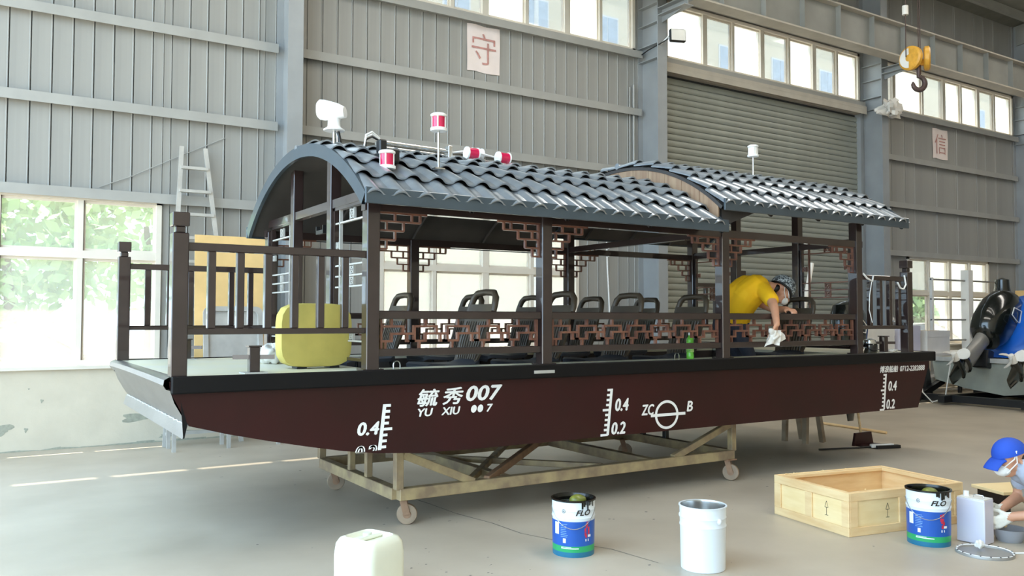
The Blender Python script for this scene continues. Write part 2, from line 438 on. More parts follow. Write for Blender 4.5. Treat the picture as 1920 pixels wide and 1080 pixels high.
# windows
def window(n, x0, x1, z0, z1, vs, hs, label, haze='glass', thick=(), milk=()):
    """vs inner vertical bars, hs transoms; panes are separate"""
    w = thing(f'window_{n}', label, None, ((x0+x1)/2, YW, z0), kind='structure')
    t = .06
    MB().box(x0, x1, YW-.04, YW+.1, z0, z0+t).box(x0, x1, YW-.04, YW+.1, z1-t, z1).box(x0, x0+t, YW-.04, YW+.1, z0, z1).box(x1-t, x1, YW-.04, YW+.1, z0, z1).build('window_frame', 'win_frame', w)
    for v in vs:
        q = .055 if v in thick else .03
        MB().box(v-q, v+q, YW-.03, YW+.08, z0+t, z1-t).build('mullion', 'win_frame', w)
        MB().box(v+q, v+q+.012, YW-.015, YW+.07, z0+t, z1-t).build('seal', 'win_dark', w)
    for h in hs: MB().box(x0+t, x1-t, YW-.035, YW+.09, h-.045, h+.045).build('transom', 'win_frame', w)
    xs = [x0+t-.03]+list(vs)+[x1-t+.03]; zs = [z0+t-.045]+list(hs)+[z1-t+.045]; k = 0
    for i, (a, b) in enumerate(zip(xs, xs[1:])):
        for j, (c, d) in enumerate(zip(zs, zs[1:])):
            a2, b2, c2, d2 = a+.03, b-.03, c+.045, d-.045
            p = MB().box(a2+.03, b2-.03, YW+.02, YW+.026, c2+.03, d2-.03).build('pane', 'glass_milk' if i in milk else haze, w)
            MB().box(a2, b2, YW+.01, YW+.04, c2, c2+.03).box(a2, b2, YW+.01, YW+.04, d2-.03, d2).box(a2, a2+.03, YW+.01, YW+.04, c2+.03, d2-.03).box(b2-.03, b2, YW+.01, YW+.04, c2+.03, d2-.03).build('sash', 'win_frame', w)
    return w
window(1, -1.65, 1.85, .95, 2.95, (-.75, .1, .96), (2.25,), 'large white framed window behind the bow', thick=(.1,), haze='glass_hazy')
window(2, 4.75, 8.27, .95, 2.95, (5.62, 6.5, 7.35), (2.25,), 'large bright window seen through the boat cabin', thick=(6.5,), milk=(0, 1, 2, 3))
window(3, 17.45, 20.83, .95, 2.92, (18.3, 19.14, 20.0), (2.1,), 'large window at the far right behind the pipe rack', thick=(19.14,), milk=(1, 2, 3))
window(4, -2.6, 3.1, *CL, (-1.8, -1.0, -.2, .6, 1.4, 2.25), (), 'high window strip above the left wall', thick=(-1., .6))
window(5, 3.6, 9.5, *CL, (4.4, 5.1, 5.9, 6.48, 7.25, 8.05, 8.75), (), 'high window strip above the white paper sheet', thick=(5.1, 6.48, 8.05), milk=(4, 6))
window(6, 10.2, 15.8, *CL, (11.2, 11.95, 12.76, 13.55, 14.32, 15.06), (), 'high window strip above the roller shutter', thick=(11.2, 12.76, 14.32), milk=(0, 2, 4, 6))
window(7, 16.3, 22.1, *CL, (17.05, 18.15, 19.02, 19.75, 20.5, 21.25), (), 'high window strip on the far right', thick=(17.05, 19.02, 20.5), milk=(1, 3, 4, 6))

# roller shutter
MB().box(9.9, 15.85, YW+.09, YW+.12, 0, 5.93).build('shutter_light_block', 'panel_gap', wall)  # added sheet that stops daylight leaking between the slats
MB().box(9.8, 15.85, YW-.01, YW+.12, 5.9, 6.14).build('shutter_lintel', 'girder_flange', wall)
sh = thing('door_1', 'large grey corrugated roller shutter behind the stern', None, (12.9, YW, 0), kind='structure')
prof = [(0, 0), (-.014, .012), (-.022, .036), (-.022, .072), (-.014, .098), (0, .109), (.003, .109), (.003, 0)]
sm = MB().prism(prof, lambda p, q, d: (d, p, q), 10.0-12.9, 15.8-12.9).mesh('slat', 'shutter', smooth=.6)
for i in range(52):
    inst('slat', sm, sh, (0, .05, i*.1125))
MB().box(9.82, 10.02, YW-.06, YW+.08, 0, 5.9).build('guide_rail', 'column', sh); MB().box(15.78, 15.85, YW-.06, YW+.08, 0, 5.9).build('guide_rail', 'column', sh)
MB().tube([(9.85, YW-.13, 5.97), (15.8, YW-.13, 5.97)], .075, 12).build('roller_tube', 'girder_flange', sh, smooth=.7)
MB().box(9.85, 15.8, YW-.2, YW-.19, 5.86, 6.03).build('tube_cover', 'girder_flange', sh)

# unseen awnings added, with the eave, to cut the sun to thin slivers
aw = MB()
for a, b in ((-1.9, 2.1), (4.5, 8.5), (17.2, 21.1)): aw.prism([(YW+.08, 3.24), (YW+.08, 3.18), (YW+.49, 2.98), (YW+.49, 3.02)], lambda p, q, d: (d, p, q), a, b)
aw = aw.build('sun_baffle', 'panel', kind='structure'); tag(aw, 'unseen sheets added outside over the low windows to shape the sun')

# ------------------------------------------------------------------ the boat
YN, YF, YC = 5.37, 7.72, 6.545
HN, HF = 5.31, 7.78
ZD = 1.145
boat = thing('tour_boat', 'dark brown wooden-look tour boat with tiled arched roofs and white hull numbers', 'boat', (4.9, YC, .55))
# hull profile bottom edge
bot = [(1.07, .85), (1.3, .785), (1.55, .725), (1.8, .67), (2.05, .62), (2.3, .585), (2.6, .562), (3.0, .553), (8.6, .55)]
side = [(.965, 1.05), *bot, (8.83, 1.05), (8.85, 1.12), (.955, 1.12)]
hb = MB()
hb.prism(side, lambda p, q, d: (p, d, q), HN, HN+.03); hb.prism(side, lambda p, q, d: (p, d, q), HF-.03, HF)
hull = hb.build('hull', 'hull', boat)
bb = MB()
for (a, b), (c, d) in zip(bot, bot[1:]):
    bb.add([(a, HN+.03, b), (a, HF-.03, b), (c, HF-.03, d), (c, HN+.03, d), (a, HN+.03, b+.02), (a, HF-.03, b+.02), (c, HF-.03, d+.02), (c, HN+.03, d+.02)],
           [(0, 1, 2, 3), (4, 7, 6, 5), (0, 4, 5, 1), (1, 5, 6, 2), (2, 6, 7, 3), (3, 7, 4, 0)])
bb.build('bottom_plating', 'black_trim', hull)
MB().prism([(8.6, .55), (8.83, 1.05), (8.83, 1.115), (8.79, 1.115), (8.57, .57)], lambda p, q, d: (p, d, q), HN+.03, HF-.03).build('transom', 'hull', hull)
# inner floor and well walls
MB().box(2.32, 7.72, 5.62, 7.47, .70, .72).build('cabin_floor', 'floor_well', boat)
MB().box(2.3, 7.74, 5.60, 5.62, .62, 1.115).box(2.3, 7.74, 7.47, 7.49, .62, 1.115).box(2.3, 2.32, 5.62, 7.47, .62, 1.115).box(7.72, 7.74, 5.62, 7.47, .62, 1.115).build('well_coaming', 'floor_well', boat)
dk = MB().box(.99, 8.85, HN, 5.62, 1.115, ZD).box(.99, 8.85, 7.47, HF, 1.115, ZD).box(.99, 2.32, 5.62, 7.47, 1.115, ZD).box(7.72, 8.85, 5.62, 7.47, 1.115, ZD)
dk.build('deck', 'deck', boat)
# bow: cambered nosing, curved upper plate, lower lip
def bow_row(x0, z, camb, fx=0):
    return [V(x0-fx*sin(PI*i/12), HN+(HF-HN)*i/12, z+camb*sin(PI*i/12)) for i in range(13)]
bn = MB()
bn.loft([bow_row(1.0, 1.147, .0), bow_row(.95, 1.147, .012, .02), bow_row(.925, 1.132, .02, .03), bow_row(.92, 1.10, .02, .03), bow_row(.935, 1.075, .015, .03), bow_row(.98, 1.06, 0)], False, closed=False)
bn.build('bow_nosing', 'alu', boat, smooth=.5)
bp_ = MB().loft([bow_row(.955, 1.075, .01, .02), bow_row(.985, .99, .0, 0), bow_row(1.03, .91, 0), bow_row(1.068, .852, 0)], False, closed=False)
bp_.build('bow_plate', 'alu', boat, smooth=.5)
lp = MB()
lp.bar((1.06, YC, .852), (1.035, YC, .775), HF-HN, .006, up=(1, 0, 0))
lp.build('bow_lip', 'alu', boat)
weld = MB().tube([(1.062+.004*sin(i*1.9), HN+.02+(HF-HN-.04)*i/60, .852+.003*sin(i*2.7)) for i in range(61)], .006, 6)
weld.build('weld_bead', 'alu_dull', boat)
MB().prism([(1.02, 1.0), (1.06, .86), (1.045, .78), (1.038, .775)], lambda p, q, d: (p, d, q), HN-.002, HN).build('bow_edge', 'black_trim', boat)
# black rub rail
for y0, y1 in ((HN-.04, HN), (HF, HF+.04)):
    MB().box(.96, 8.88, y0, y1, 1.047, 1.152).build('rub_rail', 'black_trim', boat, bevel=.008)
MB().box(8.85, 8.89, HN-.04, HF+.04, 1.047, 1.152).build('rub_rail', 'black_trim', boat, bevel=.008)

# hull lettering and marks
mk = MB()
def btext(mb, body, x0, x1, z0, z1, shear, w=.004, y=5.306):
    for i, (dx, dz) in enumerate(((-w, 0), (w, 0), (0, w*.7), (0, -w*.7), (0, 0))):
        text(mb, body, hullmark(x0+dx, x1+dx, z0+dz, z1+dz, y-.0002*i), shear)
btext(mk, '毓', 2.590, 2.760, .885, 1.003, .2); btext(mk, '秀', 2.79, 2.955, .888, 1.006, .2); btext(mk, '007', 2.985, 3.285, .905, 1.01, .22, .006)
btext(mk, 'YU', 2.595, 2.71, .815, .868, .2, .003); btext(mk, 'XIU', 2.78, 2.93, .815, .868, .2, .003)
btext(mk, '7', 3.155, 3.205, .818, .872, .2, .003)
for q in (3.045, 3.1):   # the two zeros are filled discs
    mk.add([(q+.024*cos(2*PI*k/18)+.004*sin(2*PI*k/18), 5.306, .845+.028*sin(2*PI*k/18)) for k in range(18)], [tuple(range(18))])
mk.build('hull_number', 'white_mark', boat, clean=False)
def draught(x, zt, zb, dirn, n0, n1, name='draught_mark', sl=.12, numx=None):
    b = MB(); y = 5.3075
    X = lambda z: x+(z-.55)*sl
    w = .026
    b.add([(X(zt)-w/2, y, zt), (X(zt)+w/2, y, zt), (X(zb)+w/2, y, zb), (X(zb)-w/2, y, zb)], [(0, 1, 2, 3)])
    z = zt
    k = 0
    zz = n0
    while zz >= zb-.001:
        L = .075 if k % 5 == n1 else .045
        a, c = (X(zz), X(zz)+dirn*L)
        b.add([(min(a, c), y-.0003, zz), (max(a, c), y-.0003, zz), (max(a, c), y-.0003, zz-.019), (min(a, c), y-.0003, zz-.019)], [(0, 1, 2, 3)])
        zz -= .04; k += 1
    return b
b = draught(2.30, .915, .606, 1, .915, 4)
btext(b, '0.4', 2.15, 2.30, .715, .8, .18, .005, 5.307)
vs, fs = glyphs('0.2', .15, .02)
# lower figure runs off the painted edge: only its upper part is on the side plate
for dx in (-.005, 0, .005): b.add([(2.135+.15*a+dx, 5.307-.01*abs(dx), .56+.085*q) for a, q in vs], fs)
o_ = b.build('draught_mark', 'white_mark', boat, clean=False)
bm0 = bmesh.new(); bm0.from_mesh(o_.data)
bmesh.ops.bisect_plane(bm0, geom=bm0.verts[:]+bm0.edges[:]+bm0.faces[:], plane_co=(0, 0, .604-.55), plane_no=(0, 0, 1), clear_inner=True)
bm0.to_mesh(o_.data); bm0.free()
b = draught(4.29, .935, .562, -1, .935, 4)
btext(b, '0.4', 4.375, 4.51, .752, .85, .18, .005, 5.307); btext(b, '0.2', 4.335, 4.475, .565, .66, .18, .005, 5.307)
b.build('draught_mark', 'white_mark', boat, clean=False)
b = draught(7.985, .93, .562, -1, .93, 4)
btext(b, '0.4', 8.07, 8.21, .752, .85, .18, .005, 5.307); btext(b, '0.2', 8.03, 8.17, .565, .66, .18, .005, 5.307)
b.build('draught_mark', 'white_mark', boat, clean=False)
lm = MB()
n = 40; cx, cz = 4.935, .69
for k in range(n):
    a0, a1 = 2*PI*k/n, 2*PI*(k+1)/n; ro, ri = .122, .1
    lm.add([(cx+1.1*r*cos(a), 5.307, cz+r*sin(a)) for r, a in ((ro, a0), (ro, a1), (ri, a1), (ri, a0))], [(0, 1, 2, 3)])
lm.add([(4.755, 5.3065, cz-.012), (5.15, 5.3065, cz-.012), (5.15, 5.3065, cz+.012), (4.755, 5.3065, cz+.012)], [(0, 1, 2, 3)])
btext(lm, 'ZC', 4.655, 4.79, .70, .785, .18, .004, 5.307); btext(lm, 'B', 5.17, 5.235, .705, .79, .18, .004, 5.307)
lm.build('load_line_mark', 'white_mark', boat, clean=False)
nm = MB(); btext(nm, '博浪船舶', 7.93, 8.24, .945, 1.015, .2, .003, 5.307); nm.build('yard_lettering', 'white_mark', boat, clean=False)
nm = MB(); btext(nm, '0712-2282888', 8.28, 8.73, .95, 1.005, .2, .003, 5.307); nm.build('phone_lettering', 'white_mark', boat, clean=False)
pl = MB().box(3.55, 3.74, HN-.043, HN-.04, 1.085, 1.108); pl.build('rail_label', 'alu_dull', boat)

# posts
def post(x, y, z0, z1, w=.095, m='wood_paint'):
    return MB().box(x-w/2, x+w/2, y-w/2, y+w/2, z0, z1).build('post', m, boat, bevel=.005)
PX = [2.26, 3.71, 5.68, 7.63]
for y in (YN, YF):
    for i, x in enumerate(PX):
        post(x, y, ZD, 2.30 if i < 2 else 2.50)
        MB().box(x-.075, x+.075, y-.06, y+.06, ZD, ZD+.012).build('post_foot', 'wood_paint', boat)
for x in (2.26, 7.63):
    for y in (6.10, 6.99): post(x, y, ZD if True else 0, 2.80 if x < 3 else 2.95, .085)
for x in (1.01, 8.51):
    for y in (YN, YF):
        p = post(x, y, ZD, 2.02)
        q = MB().box(x-.03, x+.03, y-.03, y+.03, 2.02, 2.06).box(x-.05, x+.05, y-.05, y+.05, 2.06, 2.145)
        q.build('finial', 'wood_paint', p, bevel=.005)
# long beams under eaves, cross beams
for y in (YN, YF): MB().box(2.2, 7.7, y-.035, y+.035, 2.245, 2.31).build('beam', 'wood_paint', boat)
for x in (2.26, 5.68, 7.63): MB().box(x-.03, x+.03, YN, YF, 2.335 if x < 3 else 2.26, 2.40 if x < 3 else 2.32).build('beam', 'wood_paint', boat)
# bow and stern open railings
def open_rail(x0, x1, y, bals):
    r = MB().box(x0, x1, y-.024, y+.024, 1.915, 1.965).build('top_rail', 'wood_paint', boat, bevel=.004)
    MB().box(x0, x1, y-.022, y+.022, 1.40, 1.438).build('lower_rail', 'wood_paint', boat, bevel=.004)
    for x in bals: MB().box(x-.024, x+.024, y-.022, y+.022, 1.438, 1.915).build('baluster', 'wood_paint', boat, bevel=.004)
for y in (YN, YF):
    open_rail(1.055, 2.215, y, (1.20, 1.375, 1.55, 1.725, 1.90, 2.07))
    open_rail(7.675, 8.465, y, (7.86, 8.03, 8.20, 8.36))
# side railing with fretwork
def fret(x0, x1, z0, z1, y, t=.016, dpt=.03):
    b = MB(); n = max(2, round((x1-x0)/.245)); p = (x1-x0)/n; r = [z1-(z1-z0)*k/4 for k in range(5)]
    def H(a, c, rr): b.box(max(x0, a), min(x1, c), y-dpt/2, y+dpt/2, r[rr]-t/2, r[rr]+t/2)
    def W(a, r0, r1): b.box(a-t/2, a+t/2, y-dpt/2+.001, y+dpt/2-.001, r[r1]-t/2, r[r0]+t/2)
    for i in range(n):
        o = x0+i*p; c = p/3
        H(o, o+2*c, 1); W(o, 1, 3) if i else None; W(o+2*c, 1, 2); H(o+c, o+3*c, 2); W(o+c, 2, 3); H(o-c*.5, o+c, 3); W(o+c, 0, 1); W(o+c*.45, 3, 4)
        W(o+2.35*c, 2, 3); H(o+2.35*c, o+3*c, 3)
    W(x0+t/2, 0, 4); W(x1-t/2, 0, 4)
    return b
for y in (YN, YF):
    for a, c in zip(PX, PX[1:]):
        x0, x1 = a+.0475, c-.0475
        rl = MB().box(x0, x1, y-.03, y+.03, 1.498, 1.556).build('railing', 'wood_paint', boat, bevel=.005)
        MB().box(x0, x1, y-.026, y+.026, 1.240, 1.292).build('bottom_rail', 'wood_paint', rl, bevel=.004)
        fret(x0+.02, x1-.02, 1.292, 1.498, y).build('fretwork', 'wood_lattice', rl)
# stepped fretwork brackets in the eave corners
def bracket(x, y, d):
    b = MB(); s = .065; zt = 2.245; t = .013; rows = [5, 3, 2, 1]
    for i, k in enumerate(rows):
        z0, z1 = zt-s*(i+1), zt-s*i
        def hb_(a0, a1, z): b.box(min(x+d*a0, x+d*a1), max(x+d*a0, x+d*a1), y-.013, y+.013, z-t/2, z+t/2)
        hb_(0, k*s, z0)
        for j in range(k+1):
            if j not in (0, k) and (i+j) % 2: continue
            xx = x+d*(j*s if j else t/2); b.box(xx-t/2, xx+t/2, y-.012, y+.012, z0, z1)
    b.box(min(x, x+d*5.8*s), max(x, x+d*5.8*s), y-.013, y+.013, zt-t, zt)
    return b.build('corner_bracket', 'wood_lattice', boat)
for y in (YN, YF):
    for i, x in enumerate(PX):
        if i < 3: bracket(x+.0475, y, 1)
        if i > 0: bracket(x-.0475, y, -1)
# end screens: framed lattice either side of the doorways
def knot(b, x, y, z, s):
    for k in range(12):
        a = 2*PI*k/12; a2 = 2*PI*(k+1)/12
        b.bar((x, y+s*.8*cos(a), z+s*.8*sin(a)), (x, y+s*.8*cos(a2), z+s*.8*sin(a2)), .006, .02, up=(1, 0, 0))
    b.bar((x, y-s, z-s), (x, y+s, z+s), .006, .018, up=(1, 0, 0)); b.bar((x, y-s, z+s), (x, y+s, z-s), .006, .018, up=(1, 0, 0))
    for q in (-s, s): b.bar((x, y+q, z-s), (x, y+q, z+s), .006, .018, up=(1, 0, 0))
def screen(x, y0, y1, inner, outer_side):
    sc_ = MB().box(x-.02, x+.02, y0, y0+.022, 1.2, 2.335).box(x-.02, x+.02, y1-.022, y1, 1.2, 2.335).box(x-.02, x+.02, y0, y1, 2.313, 2.335).box(x-.02, x+.02, y0, y1, 1.2, 1.222)
    so = sc_.build('screen', 'wood_paint', boat)
    b = MB(); t = .012
    yi = y0+(y1-y0)*(.17 if inner < 0 else .83)
    b.box(x-.012, x+.012, yi-.007, yi+.007, 1.222, 2.313)
    for z in (2.215, 1.895, 1.815, 1.735, 1.42, 1.34): b.box(x-.012, x+.012, y0+.02, y1-.02, z-t/2, z+t/2)
    ym = (y0+y1)/2+(.03 if inner < 0 else -.03)
    for z, s in ((2.264, .04), (1.855, .033), (1.775, .033), (1.38, .033)): knot(b, x, ym, z, s)
    for yy in (y0+.05, y1-.05): knot(b, x, yy, 2.05, .025)
    b.build('screen_lattice', 'wood_lattice' if x > 3 else 'alu_dull', so)
for x in (2.26, 7.63):
    screen(x, YN+.055, 6.05, 1, 0); screen(x, 7.04, YF-.055, -1, 0)
MB().box(2.245, 2.275, 6.3, 6.46, 2.17, 2.20).box(2.245, 2.275, 6.3, 6.312, 2.2, 2.235).box(2.245, 2.275, 6.45, 6.462, 2.2, 2.235).build('door_latch', 'black', boat)

# arched roofs
RR = 2.19; HA = math.asin(1.44/RR)
def roof(x0, x1, ztop, ncol, name, front_verge=True):
    zc = ztop-RR
    def arc(r, x, n=28, a=HA): return [V(x, YC-r*sin(-a+2*a*k/n), zc+r*cos(-a+2*a*k/n)) for k in range(n+1)]
    base = MB()
    n = 28
    A = arc(RR-.03, x0+.01); B = arc(RR-.03, x1-.01); C_ = arc(RR-.06, x0+.01); D = arc(RR-.06, x1-.01)
    for k in range(n):
        base.add([A[k], A[k+1], B[k+1], B[k], C_[k], C_[k+1], D[k+1], D[k]], [(0, 1, 2, 3), (7, 6, 5, 4), (0, 4, 5, 1), (3, 2, 6, 7)])
    ro = base.build(name, 'roof_under', boat, smooth=.5)
    for xx, w in ((x0, .03), (x1-.03, .03))[0 if front_verge else 1:]:
        e = MB(); a1, a2, b1, b2 = arc(RR+.012, xx), arc(RR-.085, xx), arc(RR+.012, xx+w), arc(RR-.085, xx+w)
        for k in range(n): e.add([a1[k], a1[k+1], a2[k+1], a2[k], b1[k], b1[k+1], b2[k+1], b2[k]], [(0, 1, 2, 3), (7, 6, 5, 4), (0, 4, 5, 1), (3, 2, 6, 7)])
        e.build('verge_board', 'roof_trim', ro, smooth=.5)
    for sgn in (-1, 1):
        ye = YC+sgn*RR*sin(HA); ze = zc+RR*cos(HA)
        MB().box(x0, x1, min(ye, ye+sgn*.02), max(ye, ye+sgn*.02), ze-.062, ze+.045).build('fascia', 'roof_trim', ro, bevel=.004)
    # ribs under the vault
    for j in range(1, 4):
        xx = x0+(x1-x0)*j/4; e = MB(); a1, a2 = arc(RR-.06, xx, 14), arc(RR-.09, xx, 14)
        for k in range(14): e.add([a1[k]-V(.015, 0, 0), a1[k+1]-V(.015, 0, 0), a2[k+1]-V(.015, 0, 0), a2[k]-V(.015, 0, 0), a1[k]+V(.015, 0, 0), a1[k+1]+V(.015, 0, 0), a2[k+1]+V(.015, 0, 0), a2[k]+V(.015, 0, 0)], [(0, 1, 2, 3), (7, 6, 5, 4), (3, 2, 6, 7)])
        e.build('roof_rib', 'roof_under', ro)
    # tiles: wave across, stepped down the slope, sharing one curved mesh
    p = (x1-x0)/ncol; rows = 6; da = HA/rows; nu, nv = 12, 3
    def tile_geo(mb, xo, a_lo, sgn):
        top, und = [], []
        for j in range(nv+1):
            t = j/nv; ang = a_lo+da*(1-t)*0+da*t*1.06-da*.06*0
            # t=0 upper end, t=1 lower end (lifted)
            row = []; row2 = []
            for i in range(nu+1):
                u = i/nu
                wv = .034*(max(0, sin(PI*min(1, u/.62)))**.8 if u < .62 else -.22*sin(PI*(u-.62)/.38))
                lift = -.010+.028*t**1.4
                sk_ = .06*p*t
                r = RR+wv*(.75+.3*t)+lift
                row.append(V(xo+u*p+sk_, -sgn*0+sgn*r*sin(ang), r*cos(ang))); r2 = r-.012
                row2.append(V(xo+u*p+sk_, sgn*r2*sin(ang), r2*cos(ang)))
            top.append(row); und.append(row2)
        mb.loft(top, False, closed=False); mb.loft([top[-1], und[-1]], False, closed=False)
        mb.loft([[r[0] for r in top], [r[0] for r in und]], False, closed=False); mb.loft([[r[-1] for r in top], [r[-1] for r in und]], False, closed=False)
        mb.add([], [])
    tm = MB(); tile_geo(tm, 0, 0, -1); tmesh = tm.mesh('tile', 'roof_tile', smooth=.7)
    off = root_of(boat).location
    for r in range(rows):
        for c in range(ncol):
            inst('tile', tmesh, ro, (x0+c*p-off.x, YC-off.y, zc-off.z), (r*da, 0, 0))
    far = MB()
    for r in range(rows):
        for c in range(ncol):
            m = MB(); tile_geo(m, x0+c*p, 0, 1); R_ = Matrix.Rotation(-r*da, 4, 'X')
            m.v = [R_ @ q+V(0, YC, zc) for q in m.v]; far.add(m.v, m.f)
    far.build('far_tile', 'roof_tile', ro, smooth=.7, kind='stuff')
    rg = MB()
    for c in range(ncol):
        rg.tube([(x0+c*p, YC, ztop+.0), (x0+c*p+p*.97, YC, ztop+.004)], .032, 10)
    rg.build('ridge_cap', 'roof_tile', ro, smooth=.7)
    return ro
roof(2.10, 5.47, 2.86, 18, 'front_roof')
roof(5.42, 8.13, 3.05, 15, 'rear_roof', False)
# timber board closing the step between the two roofs
gb = MB(); zc1, zc2 = 2.86-RR, 3.05-RR
for k in range(24):
    y0 = YC-1.36+2.72*k/24; y1 = y0+2.72/24-.003
    def ztop_(y): return zc2+math.sqrt((RR-.03)**2-(y-YC)**2)
    def zbot_(y): return zc1+math.sqrt(max(.01, (RR-.05)**2-(y-YC)**2))-.02
    t = 5.438+.002*(k % 2)
    gb.add([(t, y0, zbot_(y0)), (t, y1, zbot_(y1)), (t, y1, ztop_(y1)), (t, y0, ztop_(y0)), (t+.015, y0, zbot_(y0)), (t+.015, y1, zbot_(y1)), (t+.015, y1, ztop_(y1)), (t+.015, y0, ztop_(y0))],
           [(0, 1, 2, 3), (7, 6, 5, 4), (0, 4, 5, 1), (1, 5, 6, 2), (2, 6, 7, 3), (3, 7, 4, 0)])
gb.build('step_board', 'gable_board', boat)
MB().prism([(5.5, 2.49), (5.5, 2.36), (5.62, 2.36), (5.98, 2.49)], lambda p, q, d: (p, d, q), 5.2, 5.23).build('eave_corbel', 'roof_under', boat)
# bow bitts, stern bitt, eye rings
def bitt(x, y):
    b = MB().box(x-.033, x+.033, y-.033, y+.033, ZD, ZD+.17).build('bitt', 'wood_paint', boat, bevel=.004)
    MB().box(x-.075, x+.075, y-.07, y+.07, ZD, ZD+.008).build('foot_plate', 'alu_dull', b)
    MB().box(x-.042, x+.042, y-.042, y+.042, ZD+.17, ZD+.18).build('cap_plate', 'wood_paint', b)
    MB().bar((x-.12, y+.05, ZD+.105), (x+.12, y-.05, ZD+.105), .028, .028).build('cross_bar', 'wood_paint', b)
bitt(1.50, 5.41+.08); bitt(1.5, 7.6); bitt(8.24, 5.47); bitt(8.2, 7.6)
for x in (2.5, 5.2, 2.45, 5.1):
    y = 5.46 if x in (2.5, 5.2) else 7.63
    MB().tube([(x-.026, y, ZD), (x-.026, y, ZD+.03)]+[(x-.026*cos(a), y, ZD+.03+.026*sin(a)) for a in [PI*k/8 for k in range(1, 8)]]+[(x+.026, y, ZD+.03), (x+.026, y, ZD)], .005, 6).build('eye_ring', 'steel', boat, smooth=.8)

# ------------------------------------------------------------------ chairs
def make_chair():
    """local frame: back at x=0 leaning to +x, passenger faces -x; floor z=0"""
    c = thing('passenger_chair', '', 'chair')
    W = .21
    def shell(t, off):  # outline ring of the back at height fraction
        return 0
    def bx(z): return -.09+.19*(z-.42)/.6           # lean of the back
    pan = MB()
    rows = []
    for z, w, dx in ((.43, .17, 0), (.5, .19, .01), (.62, .2, .015), (.76, .2, .01), (.86, .2, .006), (.90, .196, .004)):
        rows.append([V(bx(z)+dx+.012*(1-(y/w)**2) if False else bx(z)+.02*(y/w)**2*-1+dx, y, z) for y in [w*(-1+2*k/8) for k in range(9)]])
    back = [[p+V(.022, 0, 0) for p in r] for r in rows]
    pan.loft(rows, False, closed=False); pan.loft(back, False, closed=False)
    for k in (0, -1): pan.loft([[r[k] for r in rows], [r[k] for r in back]], False, closed=False); pan.loft([rows[k], back[k]], False, closed=False)
    bk = pan.build('backrest', 'chair', c, smooth=.7, local=True)
    for k in range(9):
        y = -.15+.3*k/8
        MB().tube([(bx(.46)-.012, y*.9, .46), (bx(.6)-.016, y, .6), (bx(.76)-.012, y, .76)], .007, 6).build('back_slat', 'chair', bk, smooth=.8, local=True)
    hd = MB()
    path = []
    for (y, z) in ((-.195, .84), (-.19, .89), (-.172, .955), (-.13, .99), (0, .998), (.13, .99), (.172, .955), (.19, .89), (.195, .84)):
        path.append(V(bx(z)+.01, y, z))
    hd.tube(path, [.024, .026, .028, .028, .026, .028, .028, .026, .024], 8)
    hd.build('hand_grip', 'chair', c, smooth=.8, local=True)
    st_ = MB()
    rr = []
    for x, w, z in ((-.52, .15, .40), (-.53, .18, .425), (-.50, .2, .44), (-.3, .205, .425), (-.12, .2, .43), (-.075, .18, .455)):
        rr.append([V(x, -w, z), V(x, -w*.6, z+.004), V(x, w*.6, z+.004), V(x, w, z), V(x+.005, w, z-.03), V(x+.005, -w, z-.03)])
    st_.loft(rr, True).build('seat', 'seat_pad', c, smooth=.9, local=True)
    for y in (-.15, .15):
        for x in (-.42, -.1):
            MB().tube([(x, y, .41), (x+(.03 if x > -.2 else -.03), y, 0)], .013, 8).build('leg', 'black', c, smooth=.8, local=True)
    return c
ch0 = make_chair()
near_x = [3.46, 4.24, 4.99, 5.80, 7.36]; far_x = [3.28, 4.02, 4.70, 5.48, 6.26]
num = ['first', 'second', 'third', 'fourth', 'fifth']
k = 0
for row, xs, y in (('near', near_x, 5.87), ('far', far_x, 7.05)):
    for i, x in enumerate(xs):
        c = ch0 if k == 0 else copy_tree(ch0); k += 1
        c.location = (x-.08, y, .72)
        c['label'] = f'dark ribbed plastic chair, {num[i]} from the bow in the row along the {row} railing' if row == 'near' else f'dark ribbed plastic chair, {num[i]} from the bow in the {row} window row'
        c['group'] = 'passenger chairs in the boat cabin'

# ------------------------------------------------------------------ things on the roof
def surf(y, top=2.86): return top-RR+math.sqrt(RR*RR-(y-YC)**2)
h = thing('horn_speaker', 'white horn-shaped loudhailer on a pole on the front roof ridge', 'loudspeaker', (2.42, YC, 2.86))
MB().tube([(2.42, YC, 2.87), (2.42, YC, 3.05)], .012, 10).tube([(2.45, YC, 2.87), (2.445, YC, 3.05)], .006, 6).build('pole', 'steel', h, smooth=.8)
MB().tube([(2.45, YC-.015, 3.04), (2.465, YC-.02, 2.96), (2.47, YC-.03, 2.87)], .014, 8).build('cable', 'black', h, smooth=.8)
MB().lathe([(.0, 3.045), (.085, 3.045), (.088, 3.055), (.062, 3.07), (.052, 3.085), (.05, 3.13), (.056, 3.16), (.0, 3.17)], (2.42, YC, 0), 20).build('base', 'white_plastic', h, smooth=.7)
hb_ = MB(); rings = []
ax = V(-.80, .60, .0).normalized(); up = V(0, 0, 1); sd = ax.cross(up)
for t, w, hz_, dz in ((-.115, .035, .03, -.015), (-.11, .065, .045, -.01), (-.06, .075, .062, 0), (0, .078, .075, .006), (.06, .076, .085, .012), (.10, .068, .083, .016), (.122, .045, .06, .018), (.13, .015, .02, .02)):
    o = V(2.40, YC, 3.205)+ax*t+up*dz
    rings.append([o+sd*w*cos(2*PI*k/18)+up*hz_*(sin(2*PI*k/18)) for k in range(18)])
hb_.loft(rings, True).build('horn_body', 'white_plastic', h, smooth=.8)

